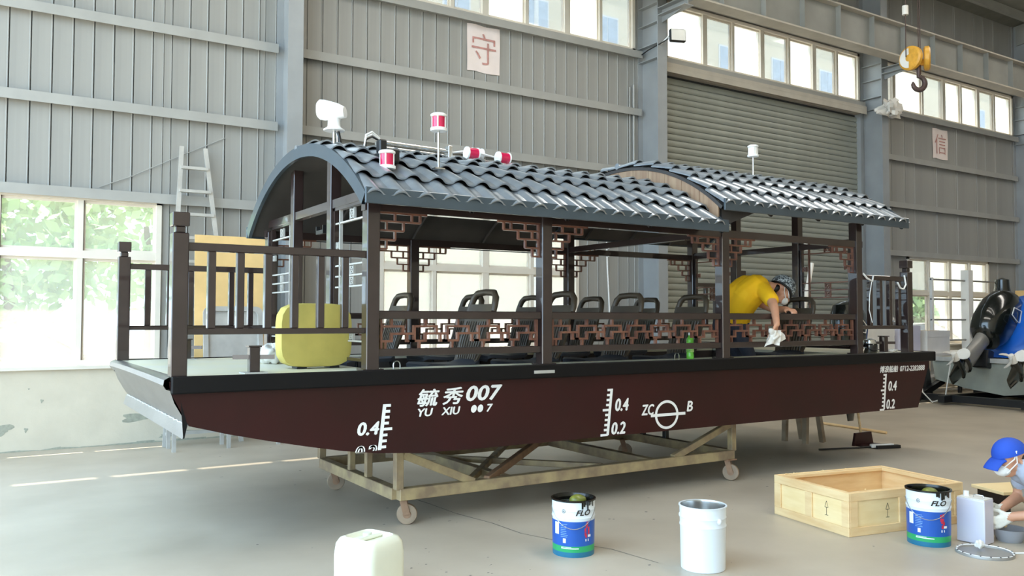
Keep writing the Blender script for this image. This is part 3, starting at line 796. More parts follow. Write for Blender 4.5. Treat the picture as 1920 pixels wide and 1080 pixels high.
def nav_light(name, label, x, y, zb, zl, lens, base_z=None, s=1., tilt=None, pole=True, side=False):
    n = thing(name, label, 'navigation light', (x, y, zb))
    if pole:
        MB().tube([(x, y, zb), (x, y, zl-.06*s)], .0095, 10).build('pole', 'steel', n, smooth=.8)
        MB().box(x-.04, x+.04, y-.03, y+.03, zb-.004, zb+.006).build('foot_plate', 'steel', n)
    r = .052*s
    MB().lathe([(0, zl-.066*s), (r*1.18, zl-.066*s), (r*1.2, zl-.045*s), (r, zl-.04*s), (0, zl-.04*s)], (x, y, 0), 20).build('base', 'white_plastic', n, smooth=.6)
    MB().lathe([(0, zl-.04*s), (r*.9, zl-.04*s), (r*.9, zl+.04*s), (0, zl+.04*s)], (x, y, 0), 20).build('lens', lens, n, smooth=.6)
    MB().lathe([(0, zl+.04*s), (r, zl+.04*s), (r*1.15, zl+.044*s), (r*1.15, zl+.058*s), (r*.9, zl+.066*s), (0, zl+.068*s)], (x, y, 0), 20).build('cap', 'white_plastic', n, smooth=.6)
    for a in (0.9, 2.5, 4.1, 5.6):
        MB().box(x+r*.93*cos(a)-.004, x+r*.93*cos(a)+.004, y+r*.93*sin(a)-.004, y+r*.93*sin(a)+.004, zl-.04*s, zl+.04*s).build('guard_rib', 'white_plastic', n)
    return n
nav_light('navigation_light', 'red navigation light on a tall thin pole on the front roof', 2.83, 5.47, surf(5.47)+.03, 2.955, 'red_lens')
n2 = nav_light('navigation_light', 'red navigation light low on the front roof beside a black bracket', 2.40, 5.43, surf(5.43), 2.625, 'red_lens', pole=False)
MB().box(2.38, 2.42, 5.45, 5.62, 2.60, 2.70).box(2.42, 2.52, 5.47, 5.60, 2.62, 2.72).box(2.40, 2.46, 5.56, 5.63, 2.70, 2.80).build('mount', 'black', n2, bevel=.01)
# stainless rack folded down along the ridge, carrying lights
rk = thing('folding_light_mast', 'folded stainless light mast lying along the front roof ridge', 'mast', (2.8, 6.5, 2.88))
MB().box(2.76, 2.84, 6.44, 6.5, 2.86, 2.99).build('bracket', 'steel', rk, bevel=.004)
MB().tube([(2.80, 6.42, 2.975), (3.45, 6.42, 2.965)], .017, 10).build('upper_tube', 'steel', rk, smooth=.8)
MB().tube([(2.80, 6.42, 2.93), (3.9, 6.42, 2.915)], .014, 10).build('lower_tube', 'steel', rk, smooth=.8)
MB().box(2.84, 3.95, 6.40, 6.44, 2.868, 2.905).build('channel', 'black', rk)
MB().box(3.4, 3.44, 6.38, 6.46, 2.9, 3.01).build('bracket', 'steel', rk, bevel=.004)
MB().tube([(3.44, 6.42, 2.955), (3.6, 6.4, 2.985), (3.75, 6.4, 2.975), (3.9, 6.4, 2.955)], .009, 8).build('cable', 'white_plastic', rk, smooth=.8)
for dz in (0, .02, .04):
    MB().tube([(2.58, 6.3, 2.86), (2.6, 6.3, 2.95+dz), (2.66, 6.32, 2.985+dz), (2.74, 6.36, 2.97+dz*.6), (2.78, 6.4, 2.9)], .008, 8).build('hose_loop', 'white_plastic' if dz else 'black', rk, smooth=.8)
def side_light(x, y, z, label, lens):
    n = thing('side_light', label, 'navigation light', (x, y, z-.06))
    MB().lathe([(0, -.064), (.054, -.064), (.056, -.05), (0, -.05)], (0, 0, 0), 18).xf(Matrix.Translation((x, y, z)) @ Matrix.Rotation(PI/2, 4, 'Y')).build('base', 'white_plastic', n, smooth=.6)
    MB().lathe([(0, -.05), (.05, -.05), (.05, .043), (0, .043)], (0, 0, 0), 18).xf(Matrix.Translation((x, y, z)) @ Matrix.Rotation(PI/2, 4, 'Y')).build('lens', lens, n, smooth=.6)
    MB().lathe([(0, .043), (.055, .043), (.055, .054), (0, .057)], (0, 0, 0), 18).xf(Matrix.Translation((x, y, z)) @ Matrix.Rotation(PI/2, 4, 'Y')).build('cap', 'white_plastic', n, smooth=.6)
    MB().box(x-.05, x+.03, y-.01, y+.01, z-.085, z-.045).build('mount', 'white_plastic', n)
side_light(3.58, 6.28, 2.94, 'red side light on the middle of the folded mast', 'red_lens')
side_light(3.88, 6.25, 2.925, 'red side light at the end of the folded mast', 'red_lens')
side_light(3.74, 6.48, 2.985, 'white side light between the two red mast lights', 'white_plastic')
nav_light('navigation_light', 'white navigation light on a short pole on the rear roof', 6.93, 6.1, surf(6.1, 3.03)+.02, 3.30, 'white_plastic', s=.95)

# ------------------------------------------------------------------ things on deck
yb = thing('yellow_block', 'yellow rounded foam block standing on the bow deck', 'block', (2.03, 5.80, ZD))
pr = []
for k in range(32):
    a = 2*PI*k/32; ca, sa = cos(a), sin(a)
    e = 4.5
    q = (abs(ca)**e+abs(sa)**e)**(-1/e); pr.append((q*ca, q*sa))
rg = []
for y, s in ((5.755, .9), (5.757, .96), (5.775, 1.0), (5.80, 1.0), (5.885, 1.0), (5.905, .96), (5.908, .9)):
    rg.append([V(2.02+.262*a*(s if s == 1 else 1-(1-s)*.5), y, ZD+.238+.226*b*(s if s == 1 else 1-(1-s)*.5)) for a, b in pr])
MB().loft(rg, True).build('foam_body', 'yellow_block', yb, smooth=.6)
MB().box(1.88, 1.95, 5.77, 5.89, ZD, ZD+.016).build('foot', 'black', yb); MB().box(2.12, 2.19, 5.77, 5.89, ZD, ZD+.016).build('foot', 'black', yb)
def rag(name, label, c, rx, ry, rz, seed, m='cloth_white', cat='rag', amp=1., smooth=1.2):
    rnd = random.Random(seed); ph = [rnd.uniform(0, 6) for _ in range(8)]
    b = MB(); rings = []
    for j in range(13):
        t = -PI/2+PI*j/12; ring = []
        for k_ in range(26):
            a = 2*PI*k_/26
            q = 1+amp*(.16*sin(3*a+ph[0]+2*t)+.1*sin(7*a+ph[1]-3*t)+.1*sin(5*t+ph[2]+2*a)+.06*sin(11*a+5*t+ph[3]))
            ring.append(V(c[0]+rx*q*cos(t)*cos(a), c[1]+ry*q*cos(t)*sin(a), max(c[2]-rz*.9, c[2]+rz*q*sin(t))))
        rings.append(ring)
    o = b.loft(rings, False).build(name, m, smooth=smooth)
    return tag(o, label, cat)
rag('rag', 'crumpled white rag bundle on the bow deck beside the yellow block', (1.93, 6.55, 1.215), .11, .09, .075, 3)
gbt = thing('drink_bottle', 'green drink bottle standing on the side deck', 'bottle', (5.40, 5.50, ZD))
MB().lathe([(0, 0), (.031, 0), (.034, .006), (.034, .04), (.031, .05), (.034, .06)], (5.40, 5.50, ZD), 20).lathe([(.034, .145), (.035, .155), (.031, .18), (.016, .205), (.014, .215), (0, .215)], (5.40, 5.50, ZD), 20).build('bottle_body', 'green_plastic', gbt, smooth=.7)
MB().lathe([(.0345, .06), (.0352, .062), (.0352, .143), (.0345, .145)], (5.40, 5.50, ZD), 20).build('bottle_label', 'green_label', gbt, smooth=.7)
MB().lathe([(0, .235), (.016, .235), (.0165, .212), (0, .212)], (5.40, 5.50, ZD), 16).build('cap', 'white_plastic', gbt, smooth=.6)
kt = thing('black_pump', 'small glossy black pump with a silver lid on the stern deck', 'pump', (7.96, 5.45, ZD))
MB().lathe([(0, 0), (.075, 0), (.082, .02), (.08, .09), (.07, .1), (0, .1)], (7.96, 5.45, ZD), 20).build('body', 'black_gloss', kt, smooth=.6)
MB().lathe([(.07, .1), (.072, .11), (.06, .14), (.02, .155), (0, .156)], (7.96, 5.45, ZD), 20).build('lid', 'steel', kt, smooth=.6)
MB().tube([(7.88, 5.45, ZD+.06), (7.83, 5.43, ZD+.05), (7.80, 5.42, ZD+.01)], .012, 8).build('spout', 'steel', kt, smooth=.8)
rag('rag', 'flat white rag lying on the stern deck by the bitt', (8.38, 5.47, 1.162), .08, .04, .018, 9)
# sheet lying / leaning things at the stern
lt = thing('leaning_tube', 'pale plastic tube leaning behind the stern railing', 'tube', (10.0, 7.9, 0))
MB().tube([(9.62, 7.95, 0), (10.65, 8.25, 2.35)], .035, 12).build('tube_body', 'tin_white', lt, smooth=.8)

# ------------------------------------------------------------------ trolley
tr = thing('boat_trolley', 'yellowish steel trolley on casters carrying the boat hull', 'trolley', (4.3, 6.4, 0))
TX0, TX1, TY0, TY1, TZ = 2.56, 5.98, 5.55, 7.15, .235
def beam(p, q, w=.075, h=.085, m='trolley', n='beam', up=(0, 0, 1)): return MB().bar(p, q, w, h, up).build(n, m, tr, bevel=.004)
beam((TX0, TY0, TZ), (TX1, TY0, TZ)); beam((TX0, TY1, TZ), (TX1, TY1, TZ)); beam((TX0, TY0+.035, TZ), (TX0, TY1-.035, TZ)); beam((TX1, TY0+.035, TZ), (TX1, TY1-.035, TZ))
beam((3.5, TY0+.03, TZ+.0), (3.5, TY1-.03, TZ)); beam((5.0, TY0+.03, TZ), (5.0, TY1-.03, TZ))
for y in (TY0, TY1):
    for x, zt in ((TX0, .56), (TX1, .55)): beam((x, y, TZ+.035), (x, y, zt), .06, .06, n='leg')
for y in (6.1, 6.45): beam((TX0, y, TZ+.035), (TX0, y, .55), .05, .05, n='leg'); beam((TX1, y+.35, TZ+.035), (TX1, y+.35, .55), .05, .05, n='leg', m='black')
beam((TX0, TY0, .535), (TX0, TY1, .535), .05, .03); beam((TX1, TY0, .535), (TX1, TY1, .535), .05, .03)
for y in (TY0, TY1):
    beam((TX0+.03, y, .52), (TX0+.62, y, TZ+.03), .05, .06, n='brace'); beam((TX1-.03, y, .52), (TX1-.75, y, TZ+.03), .05, .06, n='brace')
beam((TX0+.6, TY0+.04, TZ+.02), (TX0+1.9, TY1-.04, TZ+.02), .05, .05, n='brace'); beam((TX0+1.9, TY0+.04, TZ+.02), (TX0+.6, TY1-.04, TZ+.02), .05, .05, n='brace')
beam((3.3, TY0, TZ+.03), (4.6, 6.4, .5), .05, .06, n='brace', m='rust'); beam((3.6, 6.4, .5), (5.3, TY1, TZ+.03), .05, .06, n='brace', m='rust')
def caster(x, y, a):
    c = MB().box(x-.06, x+.06, y-.06, y+.06, .188, .2).build('caster', 'rust', tr)
    d = V(cos(a), sin(a), 0); p = V(x, y, 0)+d*.03; s_ = V(-d.y, d.x, 0)
    for sg in (-1, 1): MB().bar((x+s_.x*.03*sg, y+s_.y*.03*sg, .188), (p.x+s_.x*.03*sg, p.y+s_.y*.03*sg, .075), .05, .006, up=tuple(s_)).build('fork', 'rust', c)
    T = Matrix.Translation((p.x, p.y, .076)) @ Matrix.Rotation(a, 4, 'Z') @ Matrix.Rotation(PI/2, 4, 'X')
    MB().lathe([(.03, -.02), (.055, -.022), (.072, -.02), (.076, -.01), (.076, .01), (.072, .02), (.055, .022), (.03, .02)], (0, 0, 0), 24).xf(T).build('wheel', 'wheel', c, smooth=.5)
    MB().lathe([(0, -.024), (.03, -.024), (.03, .024), (0, .024)], (0, 0, 0), 14).xf(T).build('hub', 'rust', c, smooth=.5)
caster(2.63, 5.62, -.5); caster(2.63, 7.07, -.3); caster(5.92, 5.55, -1.0); caster(5.92, 7.07, -.7)
# trestle under the stern and blocks
th = thing('trestle', 'small wooden trestle supporting the stern bottom', 'trestle', (8.35, 6.8, 0))
MB().bar((8.3, 6.85, .02), (8.32, 6.85, .49), .06, .05).build('leg', 'old_wood', th); MB().bar((8.62, 6.85, .02), (8.52, 6.85, .49), .06, .05).build('leg', 'old_wood', th)
MB().bar((8.3, 6.55, .02), (8.32, 6.55, .49), .06, .05).build('leg', 'old_wood', th); MB().bar((8.62, 6.55, .02), (8.52, 6.55, .49), .06, .05).build('leg', 'old_wood', th)
MB().box(8.22, 8.62, 6.5, 6.92, .49, .548).build('top_board', 'hull', th)

# ------------------------------------------------------------------ buckets, jerrycan, crate
def cyl_text(mb, body, c, r, a0, a1, z0, z1, shear=0., bold=0.):
    return text(mb, body, lambda p, q: (c[0]+r*cos(a0+(a1-a0)*p), c[1]+r*sin(a0+(a1-a0)*p), z0+(z1-z0)*q), shear, bold)
def cyl_patch(mb, c, r, a0, a1, z0, z1, n=6):
    return mb.loft([[V(c[0]+r*cos(a0+(a1-a0)*k/n), c[1]+r*sin(a0+(a1-a0)*k/n), z) for k in range(n+1)] for z in (z0, z1)], False, closed=False)
def bucket(c, label, facing, printed, H=.375):
    b = thing('paint_bucket', label, 'bucket', (c[0], c[1], 0), group='paint buckets on the floor')
    R0, R1 = .132, .138
    R = lambda z: R0+(R1-R0)*z/H
    prof = [(0, .004), (R0-.006, .004), (R0-.004, 0), (R0, .004), (R(.66*H), .66*H), (R(.69*H)+.004, .69*H), (R(.72*H), .72*H), (R(.8*H), .8*H), (R(.82*H)+.003, .82*H), (R(.84*H), .84*H), (R1, H-.008), (R1+.006, H-.006), (R1+.006, H), (R1-.004, H), (R1-.006, H-.01), (R(.1)-.006, .1)]
    MB().lathe(prof, (*c, 0), 40).build('bucket_body', 'paint_white', b, smooth=.5)
    MB().lathe([(R(.1)-.007, .3 if printed else .12), (R(.1)*.6, .305 if printed else .12), (0, .3 if printed else .12)], (*c, 0), 30).build('contents', 'paint_black' if printed else 'steel', b, smooth=.5)
    MB().lathe([(R1-.0045, H-.001), (R1-.0065, H-.012), (R(.1)-.0065, .12)], (*c, 0), 40).build('inner_wall', 'steel', b, smooth=.5)
    f = facing
    if printed: MB().tube([(c[0]+(R1+.004)*cos(f+1.35-2.7*k/16), c[1]+(R1+.004+.004*sin(PI*k/16))*sin(f+1.35-2.7*k/16), .30-.12*sin(PI*k/16)) for k in range(17)], .0025, 6).build('handle', 'steel', b, smooth=.8)
    for s in (-1, 1) if not printed else ():
        a = f+s*1.35; MB().ell((c[0]+(R1+.003)*cos(a), c[1]+(R1+.003)*sin(a), .302), .014, .014, .018, 10, 6).build('ear', 'paint_white', b, smooth=.8)
    if printed:
        MB().lathe([(R0+.001, .0), (R0+.0016, .004), (R(.032)+.0016, .032)], (*c, 0), 40).build('teal_band', 'paint_teal', b, smooth=.5)
        MB().lathe([(R(.032)+.0016, .032), (R(.07)+.0016, .07)], (*c, 0), 40).build('green_band', 'paint_green', b, smooth=.5)
        MB().lathe([(R(.07)+.0016, .07), (R(.22)+.0016, H*.635)], (*c, 0), 40).build('blue_band', 'paint_blue', b, smooth=.5)
        MB().lathe([(R1+.0068, H-.008), (R1+.0068, H+.001), (R1-.006, H+.0015), (R1-.012, H-.02), (R(.31)-.006, .31)], (*c, 0), 40).build('paint_rim', 'paint_black', b, smooth=.5)
        for i in range(7):
            a = f+.35+.1*i+random.uniform(-.03, .03); L = random.uniform(.02, .06)
            cyl_patch(MB(), c, R1+.007, a, a+random.uniform(.05, .12), H-L, H-.003, 3).build('paint_drip', 'paint_black', b, clean=False)
        rag_ = MB().ell((c[0]+.05, c[1]+.02, .325), .06, .05, .035, 14, 8).build('paint_lump', 'paint_sludge', b, smooth=1.2)
        rr = R(.33)+.0012
        t = MB(); cyl_text(t, 'FLO', c, rr+.003, f+.1, f+.85, H*.745, H*.745+.036, .35, .03); t.build('lettering', 'ink', b, clean=False)
        e = MB()
        for k in range(16):
            a0_, a1_ = 2*PI*k/16, 2*PI*(k+1)/16
            e.add([(c[0]+(rr+.002)*cos(f-.45+.085*q*cos(a_)), c[1]+(rr+.002)*sin(f-.45+.085*q*cos(a_)), .82*H+.0125*q*sin(a_)) for q, a_ in ((1, a0_), (1, a1_), (.78, a1_), (.78, a0_))], [(0, 1, 2, 3)])
        cyl_patch(e, c, rr+.002, f-.47, f-.455, .82*H-.006, .82*H+.007, 2); cyl_patch(e, c, rr+.002, f-.445, f-.42, .82*H-.003, .82*H+.003, 2); e.build('round_logo', 'ink', b, clean=False)
        w = MB(); cyl_patch(w, c, R(.18)+.003, f-.98, f-.72, .14, .215); w.build('white_label', 'paint_white', b, clean=False)
        w = MB(); cyl_patch(w, c, R(.1)+.003, f-.5, f-.36, .09, .118); w.build('white_square', 'white_mark', b, clean=False)
        w = MB()
        for i in range(8): cyl_patch(w, c, R(.2)+.0025, f-.62, f-.62+random.uniform(.25, .4), .205-i*.011, .2075-i*.011)
        w.build('small_print', 'text_pale', b, clean=False)
        w = MB(); cyl_patch(w, c, R(.05)+.003, f-.6, f+.25, .054, .06); cyl_patch(w, c, R(.05)+.003, f-.6, f-.1, .0635, .066); w.build('slogan_line', 'paint_white', b, clean=False)
        w = MB()
        for i in range(9):
            a = f+.62+random.uniform(-.1, .12); z = .15+random.uniform(-.03, .05); cyl_patch(w, c, R(.16)+.003, a, a+.1, z, z+.022, 3)
        w.build('red_print', 'paint_red', b, clean=False)
        w = MB(); cyl_patch(w, c, R(.13)+.0034, f+.72, f+.9, .125, .14); cyl_patch(w, c, R(.1)+.0034, f+.58, f+.64, .1, .115); cyl_patch(w, c, R(.1)+.0034, f+.72, f+.77, .1, .115); w.build('white_print', 'white_mark', b, clean=False)
    return b
def faced(c): return math.atan2(-c[1], -c[0])
c1 = (3.25, 4.37); bucket(c1, 'blue and white paint bucket with black drips standing alone on the floor', faced(c1), True, H=.352)
c2 = (3.715, 3.685); bucket(c2, 'plain white open metal bucket on the floor', faced(c2)-.6, False, H=.38)
c3 = (5.42, 3.285); bucket(c3, 'blue and white paint bucket in front of the wooden crate', faced(c3), True, H=.365)

jc = thing('jerrycan', 'translucent white plastic jerrycan in the foreground', 'jerrycan', (1.80, 4.27, 0), rz=.39)
def rr_ring(hx, hy, r, z, n=5):
    out = []
    for sx, sy, a0 in ((1, 1, 0), (-1, 1, PI/2), (-1, -1, PI), (1, -1, 3*PI/2)):
        for k in range(n+1):
            a = a0+PI/2*k/n; out.append(V(sx*(hx-r)+r*cos(a), sy*(hy-r)+r*sin(a), z))
    return out
MB().loft([rr_ring(.125, .13, .04, 0), rr_ring(.142, .147, .045, .015), rr_ring(.144, .149, .05, .25), rr_ring(.138, .143, .05, .31), rr_ring(.122, .127, .045, .34), rr_ring(.10, .105, .04, .35), rr_ring(.095, .1, .04, .345), rr_ring(.085, .09, .03, .325)], True).build('can_body', 'jerry', jc, smooth=.7, local=True)
jc.scale = (1, 1, .94)
MB().bar((-.09, .0, .334), (.09, .0, .334), .03, .022)  .build('handle', 'jerry', jc, bevel=.008, local=True)
MB().lathe([(0, .347), (.024, .347), (.024, .32), (0, .32)], (.04, .055, 0), 18).build('cap', 'jerry', jc, smooth=.5, local=True)
MB().box(-.143, -.142, -.02, .07, .13, .2).build('moulded_panel', 'jerry', jc, local=True)
t = MB()
for i in range(6): t.box(-.1435, -.143, -.015+i*.013, -.007+i*.013, .118, .122)
t.build('moulded_print', 'floor_stain', jc, local=True)

cra = rad(-10.0)
ck = thing('wooden_crate', 'open pine crate with black arrow marks on the floor', 'crate', (5.073, 3.65, 0), rz=cra)
CLX, CLY, CHH = 1.10, .765, .30
def plank(n, x0, x1, y0, y1, z0, z1, m='pine'): return MB().box(x0, x1, y0, y1, z0, z1).build(n, m, ck, bevel=.003, local=True)
plank('bottom_board', .02, CLX-.02, .02, CLY-.02, .015, .035)
t_ = .022
plank('side_panel', .015, CLX-.015, .014, .03, .02, CHH-.005, 'pine_light'); plank('side_panel', .015, CLX-.015, CLY-.03, CLY-.014, .02, CHH-.005)
plank('end_panel', .014, .03, .03, CLY-.03, .02, CHH-.005, 'pine_light'); plank('end_panel', CLX-.03, CLX-.014, .03, CLY-.03, .02, CHH-.005)
for y0, y1 in ((0, .014), (CLY-.014, CLY)):
    for z in (0, CHH-.06): plank('batten', 0.014, CLX-.014, y0, y1, z, z+.06)
    for x in (.014, .47, CLX-.085): plank('batten', x, x+.07, y0, y1, .06, CHH-.06)
for x0, x1 in ((0, .014), (CLX-.014, CLX)):
    for z in (0, CHH-.06): plank('batten', x0, x1, 0, CLY, z, z+.06)
    for y in (0, .36, CLY-.07): plank('batten', x0, x1, y, y+.07, .06, CHH-.06)
plank('top_rail', .014, CLX-.014, .03, .062, CHH-.03, CHH-.004); plank('top_rail', .014, CLX-.014, CLY-.062, CLY-.03, CHH-.03, CHH-.004)
plank('top_rail', .03, .062, .062, CLY-.062, CHH-.03, CHH-.004); plank('top_rail', CLX-.062, CLX-.03, .062, CLY-.062, CHH-.03, CHH-.004)
def arrow(fn, s):
    b = MB()
    def ln(p, q, w=.004):
        d = (Vector(q)-Vector(p)).normalized(); n_ = V(-d.y, d.x)*w/2 if False else Vector((-d[1], d[0]))*w/2
        b.add([fn(*(Vector(p)+n_)), fn(*(Vector(p)-n_)), fn(*(Vector(q)-n_)), fn(*(Vector(q)+n_))], [(0, 1, 2, 3)])
    ln((0, -.05), (0, .005)); ln((-.016, .005), (.016, .005)); ln((-.016, .005), (0, .05)); ln((.016, .005), (0, .05)); ln((-.016, -.05), (.016, -.05))
    return b
arrow(lambda a, c: (.0135, .225-a, .155+c), 1).build('arrow_mark', 'ink', ck, local=True, clean=False)
arrow(lambda a, c: (.37+a, .0135, .155+c), 1).build('arrow_mark', 'ink', ck, local=True, clean=False)
sh_ = MB()
for i in range(14):
    x = random.uniform(.05, CLX-.05); L = random.uniform(.01, .03); a = random.uniform(0, 3)
    y = random.choice([random.uniform(.005, .05), random.uniform(CLY-.05, CLY-.005)])
    sh_.tube([(x, y, CHH+.001), (x+L*cos(a), y+L*.3*sin(a), CHH+.006), (x+2*L*cos(a), y+.3*L*sin(a), CHH+.002)], .0025, 5)
sh_.build('wood_shaving', 'pine_light', ck, local=True, kind='stuff')

tn = thing('thinner_can', 'pale lilac rectangular tin can beside the paint bucket', 'can', (5.645, 3.03, 0), rz=rad(4))
MB().box(0, .13, 0, .185, .003, .295).build('can_body', 'lilac_tin', tn, bevel=.008, bseg=2, local=True)
MB().box(.004, .126, .004, .181, .295, .301).build('top_plate', 'tin_white', tn, local=True)
MB().lathe([(0, .335), (.017, .335), (.018, .3), (0, .3)], (.06, .145, 0), 16).build('cap', 'white_plastic', tn, smooth=.5, local=True)
MB().tube([(.06, .03, .3), (.06, .035, .318), (.06, .095, .318), (.06, .1, .3)], .004, 6).build('handle', 'steel', tn, smooth=.8, local=True)
ld = thing('bucket_lid', 'round metal bucket lid lying on the floor beside the tin can', 'lid', (5.47, 2.94, 0))
MB().lathe([(0, .006), (.15, .006), (.156, .016), (.166, .018), (.17, .01), (.17, 0), (0, 0)], (5.47, 2.94, 0), 36).build('lid_disc', 'outboard_grey', ld, smooth=.5)
MB().lathe([(.156, .0165), (.161, .0205), (.167, .0185)], (5.47, 2.94, 0), 36).build('rim_seal', 'white_plastic', ld, smooth=.5)
w_ = MB()
for i in range(18):
    a = i*2*PI/18; w_.box(5.47+.163*cos(a)-.004, 5.47+.163*cos(a)+.004, 2.94+.163*sin(a)-.004, 2.94+.163*sin(a)+.004, .018, .022)
w_.build('clip', 'black', ld)
rag('paper_ball', 'small crumpled white tissue lying on the bucket lid', (5.50, 2.99, .041), .03, .026, .026, 5, cat='paper')
bw = thing('mixing_bowl', 'grey mixing bowl held by the worker in the blue cap', 'bowl', (5.93, 3.02, 0))
MB().lathe([(0, .004), (.07, .004), (.075, 0), (.09, .03), (.108, .085), (.112, .088), (.1, .085), (.078, .02), (0, .015)], (5.93, 3.02, 0), 30).build('bowl_body', 'bowl_grey', bw, smooth=.6)
lb = thing('low_bench', 'low plank bench behind the squatting worker', 'bench', (6.75, 3.35, 0), rz=-.35)
MB().box(-.3, .45, -.16, .16, .2, .225).build('top_board', 'pine_light', lb, bevel=.003, local=True)
for x in (-.24, .38): MB().box(x-.02, x+.02, -.14, .14, 0, .2).build('leg', 'black', lb, local=True)  # black colour stands for the shade under the board
cbl = MB().tube([(5.62, 2.83, .006), (5.75, 2.76, .006), (5.9, 2.68, .006), (6.1, 2.5, .006), (6.4, 2.2, .006)], .006, 6).build('cable', 'white_plastic'); tag(cbl, 'white cable on the floor running past the bucket lid', 'cable')

# ------------------------------------------------------------------ things on the back wall
def paper(x, z, w, h, ch, label):
    p = thing('paper_sheet', label, 'paper sheet', (x+w/2, YW-.02, z), group='paper sheets with brush characters')
    sh = MB(); sh.loft([[V(x+w*i/8, YW-.02-.006*sin(i*1.3+j), z+h*j/6+.008*sin(i*.9)) for i in range(9)] for j in range(7)], False, closed=False)
    sh.build('sheet', 'paper', p, smooth=1.5)
    t = MB(); text(t, ch, lambda a, b: (x+w*(.13+.74*a), YW-.029, z+h*(.17+.66*b)), 0, -.008); t.build('character', 'paper_ink', p, clean=False)
paper(6.16, 5.29, .585, .725, '守', 'white paper sheet with a red character under the high windows behind the mast')
paper(18.53, 5.25, .62, .70, '信', 'white paper sheet with a character on the far right wall')
dl = MB().tube([(9.44, 10.94, 3.0), (9.44, 10.94, 5.55)], .022, 8).tube([(9.36, 10.95, 3.0), (9.36, 10.95, 5.5)], .012, 8)
dl = dl.build('conduit_pipe', 'purlin', smooth=.8); tag(dl, 'vertical conduit pipes beside the column left of the shutter', 'pipe')
wc = MB().tube([(1.15, YW-.03, 3.06), (1.5, YW-.04, 3.22), (2.0, YW-.04, 3.5), (2.6, YW-.03, 3.82)], .006, 6).build('wall_cable', 'purlin', smooth=.8); tag(wc, 'thin cable strung slanting across the left wall', 'cable')
hc = MB().tube([(8.78, YW-.12, 2.95), (8.8, YW-.12, 2.4), (8.86, YW-.12, 1.4), (8.9, YW-.13, .9)], .012, 6).build('hanging_cable', 'white_plastic', smooth=.8); tag(hc, 'white cable hanging on the wall right of the cabin window', 'cable')
fl_ = thing('flood_lamp', 'black rimmed flood lamp on the column left of the high window', 'lamp', (9.68, 10.46, 6.2))
MB().bar((9.66, 10.48, 6.18), (9.67, 10.22, 6.30), .02, .02).build('arm', 'white_plastic', fl_)
fm = Matrix.Translation((9.72, 10.14, 6.24)) @ Euler((rad(-4), 0, rad(-20))).to_matrix().to_4x4() @ Matrix.Scale(1.08, 4)
MB().box(-.13, .13, -.02, .05, -.1, .1).xf(fm).build('housing', 'black', fl_, bevel=.015)
MB().box(-.115, .115, -.026, -.02, -.085, .085).xf(fm).build('lens', 'tin_white', fl_)
MB().prism([(-.08, -.07), (.08, -.07), (.05, .05), (-.05, .05)], lambda a, b, d: fm @ V(a, .05+.0, b) if d == 0 else fm @ V(a*.5, .11, b*.5), 0, 1).build('heat_sink', 'white_plastic', fl_)
MB().tube([(9.55, 10.96, 6.05), (9.57, 10.7, 6.12), (9.6, 10.47, 6.16), (9.66, 10.3, 6.22)], .01, 6).build('cable', 'black', fl_, smooth=.8)
rag('foil_wrap', 'crumpled silver plastic wrapping at the right end of the shutter roller', (15.93, 10.34, 5.88), .30, .12, .15, 21, 'tin_white', 'wrapping', 2.4, .35)
mt = MB().box(15.9, 16.3, 10.3, 10.475, 5.98, 6.05).build('shutter_motor', 'tin_white', bevel=.01); tag(mt, 'pale shutter motor bracket above the crumpled wrapping', 'bracket')

# crane hook block
HX, HY, HZ = 13.05, 7.95, 5.72
hk = thing('crane_hook', 'yellow crane hook block hanging on steel ropes', 'crane hook', (HX, HY, HZ))
va = V(.85, -.53, 0)      # across the view
def wheel_at(off, tilt):
    T = Matrix.Translation(V(HX, HY, HZ)+va*off+V(0, 0, .12)) @ Matrix.Rotation(math.atan2(va.y, va.x)+tilt, 4, 'Z') @ Matrix.Rotation(PI/2, 4, 'Y')
    return T
for off, tl in ((-.13, .5), (.14, -.45)):
    c = MB().lathe([(0, -.05), (.17, -.05), (.2, -.03), (.2, .03), (.17, .05), (0, .05)], (0, 0, 0), 26).xf(wheel_at(off, tl)).build('sheave_cover', 'crane_yellow', hk, smooth=.5)
    MB().lathe([(.06, -.052), (.165, -.056), (.165, -.05)], (0, 0, 0), 26, a0=0, a1=PI).xf(wheel_at(off, tl)).build('cover_plate', 'tin_white', c, smooth=.5)
MB().bar(V(HX, HY, HZ+.05)-va*.16, V(HX, HY, HZ+.05)+va*.16, .1, .1).build('axle_block', 'crane_yellow', hk, bevel=.015)
MB().tube([(HX, HY, HZ+.02), (HX, HY, HZ-.16)], .035, 12).build('shank', 'hook_steel', hk, smooth=.8)
hp = []
for k in range(15):
    a = rad(95-k*20.5); hp.append(V(HX, HY, HZ-.30)+va*(-.105*sin(a-rad(90)) if False else .1*cos(a))+V(0, 0, .11*sin(a)))
MB().tube([V(HX, HY, HZ-.14)]+hp, [.035]+[.03+.014*sin(PI*k/14) for k in range(14)]+[.012], 12).build('hook', 'hook_steel', hk, smooth=.8)
for o_, p_ in ((-.21, -.03), (.0, 0), (.03, 0.02)):
    b_ = V(HX, HY, HZ+.14)+va*o_
    MB().tube([b_, b_+V(p_, p_, 3.13)], .008, 6).build('rope', 'hook_steel', hk, smooth=.8)
MB().tube([V(HX, HY, HZ+.85)-va*.21, V(HX, HY, HZ+1.0)-va*.21], .05, 12).build('limit_weight', 'tin_white', hk, smooth=.6)
cg = MB().box(12.7, 13.4, -4, 10.0, 9.05, 9.55).build('crane_bridge', 'girder', kind='structure'); tag(cg, 'grey crane bridge girder near the roof')
MB().box(12.75, 13.35, 7.5, 8.4, 9.0, 9.05).build('hoist', 'crane_yellow', cg)
